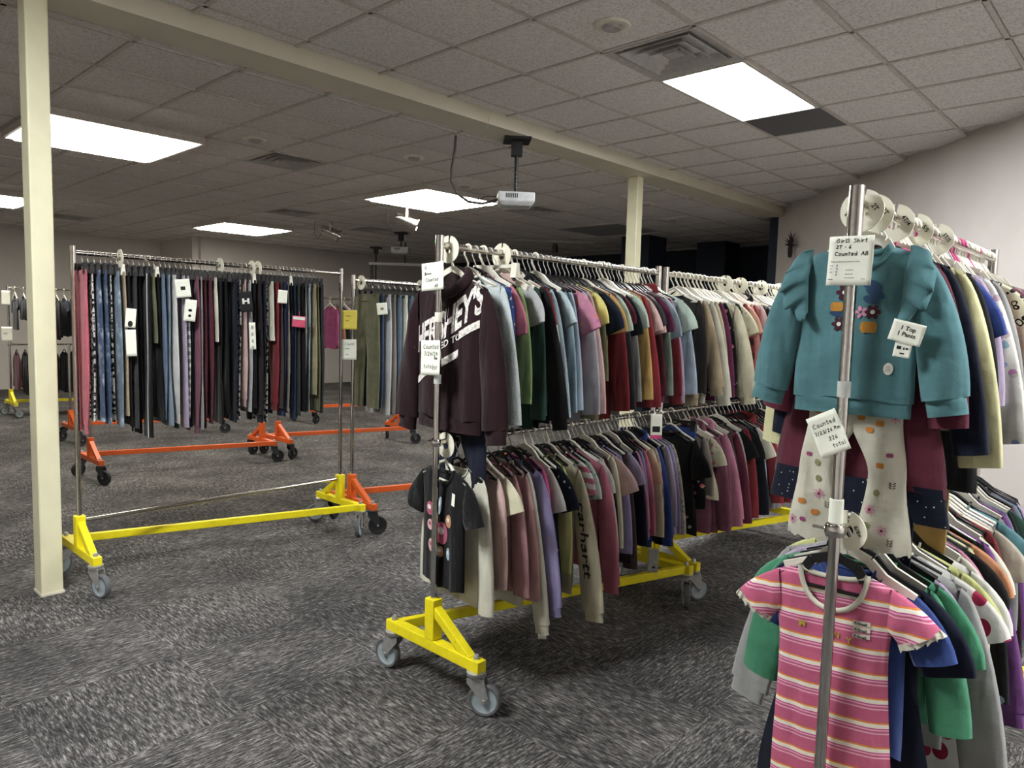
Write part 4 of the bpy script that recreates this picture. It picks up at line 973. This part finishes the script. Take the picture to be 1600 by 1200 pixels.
# maroon hoodie with block lettering
rg = random.Random(25); hz = ZR - .098
hd = feature('lettered_hoodie', 'dark maroon hoodie with slanted white block lettering across the chest', 'hoodie', (1.895, 2.105, hz), R(-3), P_BU)
mm_ = fabric('maroon'); ws, L, th, sl = .215, .565, .055, .065
bd = body_mesh(rg, ws, .205, .2, L, th, sl, .08, .05, .012, ny=34, nz=26, fold=.006).build('body', mm_, hd, True, weld=.0004)
tube_between(rg, lambda t: (0, .195, -L + .012 - .06 * t), lambda t: (0, -.195, -L + .012 - .06 * t), th * .55, n=26, k=3, fold=0).build('hem_band', mm_, bd, True)
hood_mesh(rg, .085, sl, .08).build('hood', mm_, hd, True)
for s in (-1, 1):
    sm, e = sleeve_mesh(rg, s, ws, .2, sl, .14, .50, R(7), .062, .034, puff=.02, k=16); sv = sm.build('sleeve', mm_, hd, True); cuff_mesh(rg, e[0], e[1], e[2], .03, .06).build('cuff', mm_, sv, True)
    autosmooth(MB().tube([(-.026, s * .018, -.075), (-.034, s * .020, -.13), (-.036, s * .016, -.19)], .0035, 6).build('drawstring', fabric('black'), hd))
clampx(hd, .075, .032)
sf = bvh_of([bd])
T1 = text_polys("HERSHEY'S", .1, 'LEFT', .0035, 0, .95)
umax = max(u for P in T1 for u, v in P)
def arc(u, v):
    t = u / umax; return (.205 - .405 * t, -.315 + .175 * t + v * (1.45 + .15 * t) - .02 * math.sin(math.pi * t))
decal(tf(T1, arc), sf, M_DIST, 'lettering', hd, .0035, cuts=2)
T2 = text_polys('LIMITED TO', .036, 'LEFT', .0008); u2 = max(u for P in T2 for u, v in P)
decal(tf(T2, lambda u, v: (.130 - .225 * u / u2, -.335 + .085 * u / u2 + v)), sf, M_DIST, 'lettering', hd, .0035, cuts=1)
decal([[(-.08, -.225), (-.185, -.178), (-.185, -.208), (-.08, -.255)], [(.20, -.415), (-.08, -.292), (-.08, -.322), (.20, -.445)]], sf, M_DIST, 'printed_band', hd, .0035, cuts=6)
decal([[(.207, -.275), (.197, -.270), (.193, -.315), (.203, -.32)]], sf, M_DIST, 'printed_mark', hd, .0035, cuts=1)
hanger('wide', .18, 1.9, 2.105, hz - .004, R(-3), P_BU, 'the lettered maroon hoodie')
# black printed tee
rg = random.Random(35); bz = .99 - .09
bt = feature('printed_t_shirt', 'black short-sleeved tee printed with small pastries and hearts', 't-shirt', (1.862, 2.09, bz), R(-8), P_BL)
mb_ = fabric('black'); ws, L, th, sl = .165, .485, .04, .05
bd = body_mesh(rg, ws, .145, .15, L, th, sl, .07, .06, .015, ny=24, nz=20, fold=.007).build('body', mb_, bt, True, weld=.0004)
neck_ring(ws, .07, sl, .06, .015, th, .007).build('collar', mb_, bt, True)
for s in (-1, 1): sleeve_mesh(rg, s, ws, .145, sl, .105, .15, R(20), .06, .02, k=8)[0].build('sleeve', mb_, bt, True)
clampx(bt, .04, .03)
sf = bvh_of([bd])
M_BERRY = plain('berry_print', 'a5566c'); M_SAND = plain('sand_print', 'b58a62'); M_SKYP = plain('sky_print', '9ab0bf'); M_PALEP = plain('pale_pink_print', 'd2a9a6')
for nm, mmm, yy, zz, a, b in (('printed_heart', M_BERRY, .07, -.19, .03, .028), ('printed_cone', M_SKYP, 0, -.165, .012, .035), ('printed_doughnut', M_SAND, -.062, -.215, .02, .026), ('printed_cookie', M_PALEP, .065, -.255, .022, .022), ('printed_cake', M_BERRY, -.022, -.27, .032, .045), ('printed_cupcake', M_PALEP, .055, -.335, .022, .026), ('printed_eclair', M_SAND, -.015, -.345, .014, .022), ('printed_sweet', M_SKYP, -.06, -.345, .013, .025)):
    o = decal([ellipse(yy, zz, a, b, 18)], sf, mmm, nm, bt, .0025, cuts=1); decal([ellipse(yy + a * .1, zz + b * .2, a * .45, b * .35, 12)], sf, M_WHT if mmm is not M_PALEP else M_BERRY, 'icing', o, .0038, cuts=0)
o = decal([[(-.078, -.10), (-.098, -.103), (-.098, -.15), (-.078, -.147)]], sf, M_PAPER, 'size_sticker', bt, .003, cuts=1)
hanger('white', .15, 1.865, 2.09, bz - .004, R(-8), P_BL, 'the black printed tee')
# find the beige sweatshirt and letter its sleeve
def find(place, c, ty):
    for o, sp, pl in ALLG:
        if pl == place and sp['c'] == c and sp['ty'] == ty: return o
bg = find(P_BL, 'beige', 'sweat'); slv = [c for c in bg.children if c.name.startswith('sleeve')][0]
sf = bvh_of([slv]); mid = lambda z: None
ys = {}
vsl = [v.co for v in slv.data.vertices]
def cy_at(z):
    n = [v for v in vsl if abs(v.z - z) < .035]; return (max(v.y for v in n) + min(v.y for v in n)) / 2
TC = text_polys('carhartt', .085, 'LEFT', .001); uc = max(u for P in TC for u, v in P); zb0 = -.20
bg_l = .32
decal(tf(TC, lambda u, v: (cy_at(zb0 - bg_l * u / uc) + .016 - v * .72, zb0 - bg_l * u / uc)), sf, M_BLKP, 'sleeve_lettering', bg, .003, cuts=1)
lv_ = find(P_BL, 'lavender', 'sweat'); b_ = [c for c in lv_.children if c.name.startswith('body')][0]

# ------------------------------------------------------------------ signs, tags, size discs
FONT = {
 'G': [[(8,8),(6,9.5),(3,9),(1,6),(1,3),(3,.5),(6,.5),(8,3),(8,4.5),(5,4.5)]], 'i': [[(3,6),(3,0)], [(3,8),(3.2,8.6)]], 'r': [[(1,6),(1,0)], [(1,4),(3,6),(5,5.6)]], 'l': [[(2,9.5),(2,0)]],
 's': [[(5,5.6),(3,6.2),(1.4,5),(4.6,2),(3.4,.2),(1,.6)]], 'S': [[(7,8.6),(4,9.6),(1.5,8),(3,5.5),(6.5,3.5),(5.5,.6),(1,.6)]], 'h': [[(1,9.5),(1,0)], [(1,3.6),(3.4,6),(5,4.6),(5,0)]], 't': [[(3,9),(3,1),(4,0),(5.4,.5)], [(.8,6.2),(5.4,6.4)]],
 'C': [[(7,8),(5,9.3),(2.4,8),(1,4.6),(2,1.2),(4.6,0),(7,1.4)]], 'o': [[(3.4,6),(1.2,4.4),(1.2,1.6),(3.2,0),(5.4,1.6),(5.4,4.4),(3.4,6)]], 'u': [[(1,6),(1,1.6),(2.6,0),(5,1.6),(5,6)], [(5,3),(5.4,0)]], 'n': [[(1,6),(1,0)], [(1,4),(3.4,6),(5,4.6),(5,0)]],
 'e': [[(1,3),(5.4,3.4),(4.6,5.8),(2.4,6),(1,3.4),(1.6,.8),(3.6,0),(5.6,1)]], 'd': [[(5.4,9.6),(5.4,0)], [(5.4,4.6),(3.2,6),(1,4),(1.2,1),(3.2,0),(5.4,1.6)]], 'A': [[(0,0),(4,9.5),(7,0)], [(1.4,3.6),(6,3.8)]], 'B': [[(1,0),(1,9.4),(5,8.6),(5,5.6),(1,5),(6,4.2),(6,1),(1,0)]],
 'R': [[(1,0),(1,9.4),(5.6,8.6),(5.2,5.4),(1,5)], [(2.6,5),(6.4,0)]], 'm': [[(1,6),(1,0)], [(1,4),(2.6,6),(3.8,4.6),(3.8,0)], [(3.8,4),(5.6,6),(7,4.6),(7.2,0)]], 'a': [[(5,5),(3,6),(1,4),(1.2,1),(3,0),(5,2)], [(5,6),(5,1),(6,0)]], 'T': [[(0,9),(7,9.3)], [(3.6,9.2),(3.4,0)]],
 '-': [[(1,4),(5,4.2)]], '/': [[(0,-1),(4,10)]], '2': [[(1,7.6),(3,9.3),(5.4,7.6),(1,.2),(6,.4)]], '3': [[(1,8.6),(3.6,9.3),(5,7.2),(2.6,5),(5.4,3),(4,.2),(1,.8)]], '4': [[(3.6,9),(1,4),(6,4)], [(4.6,6.4),(4.4,0)]], '5': [[(5.4,9),(1.6,9),(1.4,5.4),(4.4,5.4),(5.4,2.6),(3.4,.2),(1,.8)]], '6': [[(4.8,9),(1.8,5.4),(1.2,1.8),(3.2,0),(5.2,1.8),(3.8,4),(1.4,2.8)]], '7': [[(.8,9),(5.6,9),(2.4,0)]], '~': [[(0,3),(1,5),(2,2),(3,5),(4,3),(5,4.4),(6,3)]], '.': [[(2,0),(2.6,.6),(2,.8)]], ',': [[(2,1),(1.4,-1)]]}
def handwriting(lines, width=.0012, rnd=None):
    """lines: (text, u, v, height). Returns ribbon quads in the paper's (u, v) plane."""
    P = []; rnd = rnd or random.Random(1)
    for text, u0, v0, h in lines:
        u = u0; s = h / 9.5
        for ch in text:
            if ch == ' ': u += 4.4 * s; continue
            adv = 0
            for stroke in FONT.get(ch, []):
                pts = [(u + x * s + rnd.uniform(-.25, .25) * s + y * s * .08, v0 + y * s + rnd.uniform(-.3, .3) * s) for x, y in stroke]
                adv = max(adv, max(x for x, y in stroke))
                for (a, b), (c, d) in zip(pts, pts[1:]):
                    l_ = math.hypot(c - a, d - b) or 1e-6; nx, nz_ = -(d - b) / l_ * width / 2, (c - a) / l_ * width / 2; ex, ey = (c - a) / l_ * width * .35, (d - b) / l_ * width * .35
                    P.append([(a + nx - ex, b + nz_ - ey), (c + nx + ex, d + nz_ + ey), (c - nx + ex, d - nz_ + ey), (a - nx - ex, b - nz_ - ey)])
            u += (adv + 2.0) * s
    return P
def paper(name, label, cat, loc, w_, h_, tilt, layers, mat=None, rz=0.0, curl=.006, cornerfold=0):
    """a sheet facing -x; (u right in view, v up) with its centre at loc"""
    o = thing(name, label, cat, loc, rz); o.rotation_euler = (tilt, 0, rz)
    n = 8; sheet = MB()
    cx = lambda u, v: -curl * ((u / (w_ / 2)) ** 2) * (1 if v < 0 else .4) - curl * .8 * max(0, -v / (h_ / 2)) ** 2
    for j in range(n + 1):
        for i in range(n + 1):
            u = -w_ / 2 + w_ * i / n; v = -h_ / 2 + h_ * j / n; sheet.v.append((cx(u, v), -u, v))
    for j in range(n):
        for i in range(n): a = j * (n + 1) + i; sheet.f.append((a, a + 1, a + n + 2, a + n + 1))
    s_ = sheet.build('sheet', mat or M_PAPER, o, True); md = s_.modifiers.new('s', 'SOLIDIFY'); md.thickness = .0006; md.offset = 0
    for nm, polys, m2 in layers:
        q = MB()
        for P in polys: q.add([(cx(u, v) - .0011, -u, v) for u, v in P], [tuple(range(len(P)))])
        q.build(nm, m2, o)
    return o
sc_ = random.Random(4)
hw1 = handwriting([('GirlS  Shirt', -.032, .040, .0078), ('2T - 6', -.032, .027, .0078), ('Counted  AB', -.034, .0115, .0086)], .0013)
pen = handwriting([('~~~~~~~~~~~~', -.04, -.004, .006), ('~~', -.041, -.012, .004), ('~', -.041, -.019, .004), ('~~', -.042, -.026, .004), ('~~~~', -.008, -.022, .005), ('~~~~', -.008, -.031, .005), ('~~~~~', -.009, -.039, .005), ('~~', .026, -.042, .006)], .0007)
pur = handwriting([('6', -.028, -.012, .004), ('4', -.028, -.019, .004), ('4', -.029, -.026, .004), ('4', -.029, -.032, .004), ('~~~', -.043, -.042, .004)], .0010)
paper('paper_sign', 'white handwritten paper sign reading Girls Shirt, taped to the chrome pole', 'sign', (1.674, .556, 1.610), .094, .108, R(1), [('handwriting', hw1, M_INK), ('pencil_notes', pen, M_PENCIL), ('purple_notes', pur, M_PURPLE)], curl=.002)
hw2 = handwriting([('Counted', -.029, .020, .0098), ('7/23/26 Rm', -.031, .003, .0080), ('226', -.006, -.016, .0088), ('total', -.004, -.033, .0090)], .0011)
o = paper('paper_sign', 'tilted white paper note reading Counted 7/23/26, on pole before the print pants', 'sign', (1.672, .5765, 1.225), .070, .095, R(-28), [('handwriting', hw2, M_INK)], curl=.008)
hw3 = handwriting([('G', -.045, .030, .012), ('B~~~', -.045, .006, .012), ('Counted', -.040, -.018, .013), ('AB', .010, -.042, .012)], .0018)
paper('paper_sign', 'white paper sign with covering slip, taped high on the hoodie rack pole', 'sign', (1.785, 2.088, 1.622), .124, .104, R(-3), [('handwriting', hw3, M_INK), ('covering_slip', [[(-.022, .052), (.036, .052), (.036, .022), (-.022, .022)]], simple('slip_paper', 'f2f2ea', .9))], curl=.002)
hw4 = handwriting([('Counted', -.042, .034, .016), ('7/24/24', -.038, .008, .015), ('Rm', .020, -.006, .011), ('total', -.040, -.040, .015), ('257', .010, -.044, .012)], .0019)
paper('paper_sign', 'white paper note reading Counted 7/24/24 total 257, over the maroon hoodie', 'sign', (1.785, 2.092, 1.316), .11, .132, R(-2), [('handwriting', hw4, M_INK)], curl=.003)
hw5 = handwriting([('~~~', -.03, .02, .014), ('~~', -.03, -.01, .012)], .002)
paper('paper_sign', 'yellow paper note taped on the orange jeans rack pole', 'sign', (2.858, 4.20, 1.45), .10, .13, R(-1), [('handwriting', hw5, M_INK)], M_YPAPER, rz=R(35))
paper('paper_sign', 'white paper note below the yellow note on the jeans rack pole', 'sign', (2.858, 4.205, 1.246), .10, .14, R(-2), [('handwriting', handwriting([('Count', -.035, .03, .018), ('~~~', -.035, 0, .014), ('~~', -.03, -.04, .014)], .002), M_INK)], rz=R(35))
paper('paper_sign', 'small white note high on the distant dark clothes rack pole', 'sign', (2.47, 11.72, 1.62), .1, .2, 0, [], rz=R(60))
paper('paper_sign', 'small white note low on the distant dark clothes rack pole', 'sign', (2.47, 11.72, 1.13), .13, .2, 0, [('handwriting', handwriting([('~~', -.04, 0, .03)], .004), M_INK)], rz=R(60))
# hang tags on the teal sweater
tg = paper('hang_tag', 'white price card reading 1 Top 1 Pants pinned to the teal sweater', 'tag', (1.715, .443, 1.456), .066, .046, R(14), [('lettering', tf(text_polys('1 Top\n1 Pants', .013, 'CENTER', .0002), lambda u, v: (u, v + .004)), M_INK)], curl=.002)
tg2 = paper('hang_tag', 'small white barcode tag hanging below the price card', 'tag', (1.719, .451, 1.418), .034, .032, R(8), [('barcode', [[(-.012, .008), (-.003, .008), (-.003, .001), (-.012, .001)], [(.001, .006), (.004, .006), (.004, .001), (.001, .001)], [(.006, .006), (.011, .006), (.011, .002), (.006, .002)], [(-.004, -.006), (.005, -.006), (.005, -.009), (-.004, -.009)]], M_INK)], curl=.001)
# other hang tags
def hang_tag(x, y, z, w_, h_, label, mat=None, extra=None, cord=None, rz=0.0, cl=.03):
    o = paper('hang_tag', label, 'tag', (x, y, z), w_, h_, R(random.Random(int(z * 1000)).uniform(-6, 6)), extra or [], mat, rz, .001)
    MB().tube([(0, 0, h_ / 2 - .004), (.002, .0, h_ / 2 + cl)], .0012, 5).build('cord', cord or M_BLACKP, o)
    return o
hang_tag(2.29, 1.93, .165, .036, .115, 'white hang tag with red top dangling below the lower rail clothes', None, [('red_logo', [[(-.01, .04), (.012, .045), (.012, .022), (-.008, .02)]], simple('red_print', 'b3232f', .7)), ('printed_lines', [[(-.006, .015), (.003, .015), (.003, -.035), (-.006, -.035)], [(.006, .012), (.009, .012), (.009, -.03), (.006, -.03)]], M_INK)], rz=R(30), cl=.22)
hang_tag(3.02, 1.84, .31, .05, .12, 'grey swing tag with dark triangle logo near the rack caster', simple('grey_card', 'a8a9a4', .8), [('triangle_logo', [[(-.012, -.04), (.012, -.04), (.010, -.030)], [(-.006, -.04), (.012, -.04), (.004, -.025)]], M_INK)], rz=R(38), cl=.1)
hang_tag(2.98, 1.83, .98, .055, .12, 'white barcode tag with pink end above the plaid shirt', None, [('pink_end', [[(-.027, -.042), (.027, -.042), (.027, -.06), (-.027, -.06)]], M_PINKP), ('barcode', [[(-.018, 0), (.018, 0), (.018, -.028), (-.018, -.028)]], M_INK)], rz=R(38))
for k, (x, z, w_, h_, lb) in enumerate(((1.40, 1.43, .05, .1, 'white hang tag with printed loop on charcoal pants'), (1.40, 1.30, .05, .14, 'long white hang tag under the looped tag'), (1.672, 1.60, .075, .1, 'square white barcode tag on white striped pants'), (1.71, 1.48, .06, .12, 'white tag with dark marks on pale striped pants'), (2.035, 1.54, .07, .12, 'black tag with white logo on black pants'), (2.075, 1.34, .035, .16, 'tall white size strip on black pants'), (2.27, 1.58, .055, .08, 'small cream tag on navy jeans'), (2.38, 1.43, .08, .07, 'pink and white tag on a pink cord, black pants'))):
    m2 = {4: M_BLKP, 7: simple('pink_card', 'c94f6c', .8)}.get(k)
    ex = {0: [('printed_loop', [ellipse(0, -.03, .012, .016, 12)], M_INK)], 2: [('barcode', [[(-.012, .01), (.012, .01), (.012, -.01), (-.012, -.01)]], M_INK)], 3: [('printed_mark', [ellipse(0, .0, .01, .008), ellipse(0, -.03, .008, .008)], M_INK)],
          4: [('logo', [[(-.02, .02), (-.008, .02), (-.008, -.012), (-.02, -.012)], [(.008, .02), (.02, .02), (.02, -.012), (.008, -.012)], [(-.02, .009), (.02, .009), (.02, 0), (-.02, 0)]], M_WHT)], 5: [('size_print', [[(-.006, .06 - .04 * q), (.006, .06 - .04 * q), (.006, .04 - .04 * q), (-.006, .04 - .04 * q)] for q in range(4)], M_VENT)],
          7: [('white_strip', [[(-.035, .03), (.035, .03), (.035, .012), (-.035, .012)]], M_WHT)]}.get(k)
    hang_tag(x, 4.055, z, w_, h_, lb + ' rack', m2, ex, M_PINKP if k == 7 else None, R(62))
hang_tag(2.99, 4.02, 1.53, .07, .08, 'square cream tag on the dark denim jeans', None, [('printed_mark', [ellipse(0, 0, .012, .01)], M_OLV)], rz=R(50))
gd = MB().lathe([(.008, 0), (.008, .001)], (1.796, 2.085, 1.752), 'X', 14).build('dot_sticker', M_GREEN); tag(gd, 'bright green round dot sticker atop the hoodie rack pole', 'sticker')
for (x, y, z, lb) in ((1.70, .56, 1.325, 'clear tape wrapped round the pole below the teal hem'), (1.81, 2.08, 1.235, 'clear tape wrapped round pole under the Counted note'), (1.81, 2.08, 1.47, 'white tape wrap around hoodie rack pole')):
    o = autosmooth(MB().lathe([(.0142, -.018), (.0144, -.017), (.0144, .017), (.0142, .018)], (x, y, z)).build('tape_wrap', M_TAPE if 'clear' in lb else M_WHITEP)); tag(o, lb, 'tape')
o = autosmooth(MB().lathe([(.0145, -.028), (.0155, -.027), (.0155, .027), (.0145, .028)], (1.70, .56, 1.045)).build('tape_wrap', M_PAPER)); tag(o, 'cream printed label wrapped round the pole above the lower clamp', 'label')
MB().add([(1.6842, .565, 1.06), (1.6842, .555, 1.06), (1.6842, .555, 1.03), (1.6842, .565, 1.03)], [(0, 1, 2, 3)])
# size discs
def disc(x, yc, z, text, label, r=.047, tilt=0.0, group=None, rz=0.0):
    o = thing('size_divider', label, 'size divider', (x, yc, z), rz, group)
    m = MB(); n = 36; ri = .016; th = .0016
    for rr in (r, ri):
        for xx in (-th, th): m.v += [(xx, rr * math.cos(2*math.pi*k/n), rr * math.sin(2*math.pi*k/n)) for k in range(n)]
    def q(a, b, k): return (a * n + k, a * n + (k + 1) % n, b * n + (k + 1) % n, b * n + k)
    for k in range(n):
        if k == 9: continue
        m.f += [q(0, 1, k), q(2, 0, k), q(1, 3, k), q(3, 2, k)]
    d = m.build('disc', M_DISC, o); d.rotation_euler = (tilt, 0, 0)
    if text:
        for s in (1, -1):
            P = text_polys(text, .015, 'CENTER', .0003); q2 = MB()
            A = R(-55) if s > 0 else R(55)
            for P_ in P:
                q2.add([(-.0030, -((u) * math.cos(A) - (v - .007) * math.sin(A)) - s * .031 * math.cos(.3), (u) * math.sin(A) + (v - .007) * math.cos(A) + (.006 if s > 0 else -.004)) for u, v in P_], [tuple(range(len(P_)))])
            t_ = q2.build('lettering', M_INK, o)
    return o
for x, tx in ((1.742, '2T'), (1.815, '3T'), (1.985, '4T/4'), (2.165, '5/5'), (2.395, '5T/5')):
    disc(x, .56, ZR - .012, tx, 'white round size divider marked %s on the teal sweater rack' % tx.replace('/', ' or '))
disc(1.735, .545, .995, '6/6x', 'white round size divider marked 6/6x by the lower clamp', rz=R(-12))
G = 'blank round size dividers'
disc(1.855, 2.08, ZR - .012, '', 'white round size divider next to the maroon hoodie', r=.052, rz=R(5)); disc(2.145, 2.08, ZR - .012, '', 'white round size divider among pink hangers', r=.052); disc(1.858, 2.08, .975, '', 'white round size divider above the black printed tee', r=.05)
for x in (1.415, 1.965, 2.165, 2.205): disc(x, 4.24, ZT - .028, '', 'white round size divider on the pants rack rail', r=.05, group=G + ' on pants rack')
for x in (2.945, 3.47, 3.56): disc(x, 4.2, ZT - .068, '', 'white round size divider on the jeans rack rail', r=.05, group=G + ' on jeans rack')
for x in (4.9, 4.6, 4.3, 4.1): disc(x, 2.08, ZR - .012, '', 'white round size divider among the white hangers', r=.05, group=G + ' on white-hanger rack')
# sweatpants pinned under the maroon hoodie
rg = random.Random(51); sw = feature('sweatpants', 'navy sweatpants pinned beneath the lettered maroon hoodie', 'pants', (1.935, 2.08, 1.16), R(-3), P_BU)
for s in (-1, 1): leg_mesh(rg, s, .15, .42, .055, .05, .012, rise=.33, gap=.012).build('leg', fabric('navy'), sw, True)
tube_between(rg, lambda t: (0, .152, .012 - .05 * t), lambda t: (0, -.152, .012 - .05 * t), .014, n=16, k=2, fold=0).build('waistband', fabric('navy'), sw, True)
wd = find(P_HU, 'wine', 'lsd'); wb = [c for c in wd.children if c.name.startswith('body')][0]; zb_ = min(v.co.z for v in wb.data.vertices); yb_ = max(abs(v.co.y) for v in wb.data.vertices if v.co.z < zb_ + .05)
tube_between(rg, lambda t: (0, yb_ * (.97 + .08 * t), zb_ + .03 - .085 * t), lambda t: (0, -yb_ * (.97 + .08 * t), zb_ + .03 - .085 * t), .024, n=30, k=4, fold=.0).build('tulle_hem', fabric('navy', 'sparkle', 'white'), wb, True)
# dark dried grass bunch fixed on the slanting wall
db = thing('dried_grass_bunch', 'dark dried grass bunch on the greige slanting wall', 'decoration', (9.16, 3.78, 2.50)); rb = random.Random(9); M_GRASS = simple('dark_dried_grass', '2b2320', .9)
for k in range(46):
    a = rb.uniform(.1, 3.04); l_ = rb.uniform(.10, .24); dx = math.cos(a) * l_; h_ = math.sin(a) * l_
    bl = MB().tube([(0, 0, 0), (dx * .35 * .707, dx * .35 * .707, h_ * .6), (dx * .707 - .03 * rb.random(), dx * .707, h_ * .9)], [.006, .008, .002], 5).build('blade', M_GRASS, db, True)
MB().lathe([(.02, -.12), (.03, -.06), (.03, 0), (.02, .02)], (0, 0, 0), n=10).build('tie', M_GRASS, db, True)
# dark script on the dim rear wall
wl = thing('wall_lettering', 'dark script lettering on the greige rear wall', 'lettering', (8.78, 14.285, 2.56)); q = MB()
for P in handwriting([('C~~~~~ ~~~~~~', -.55, 0, .16)], .022): q.add([(u, 0, v) for u, v in P], [(0, 1, 2, 3)])
q.build('script', M_INK, wl)
set_labels()
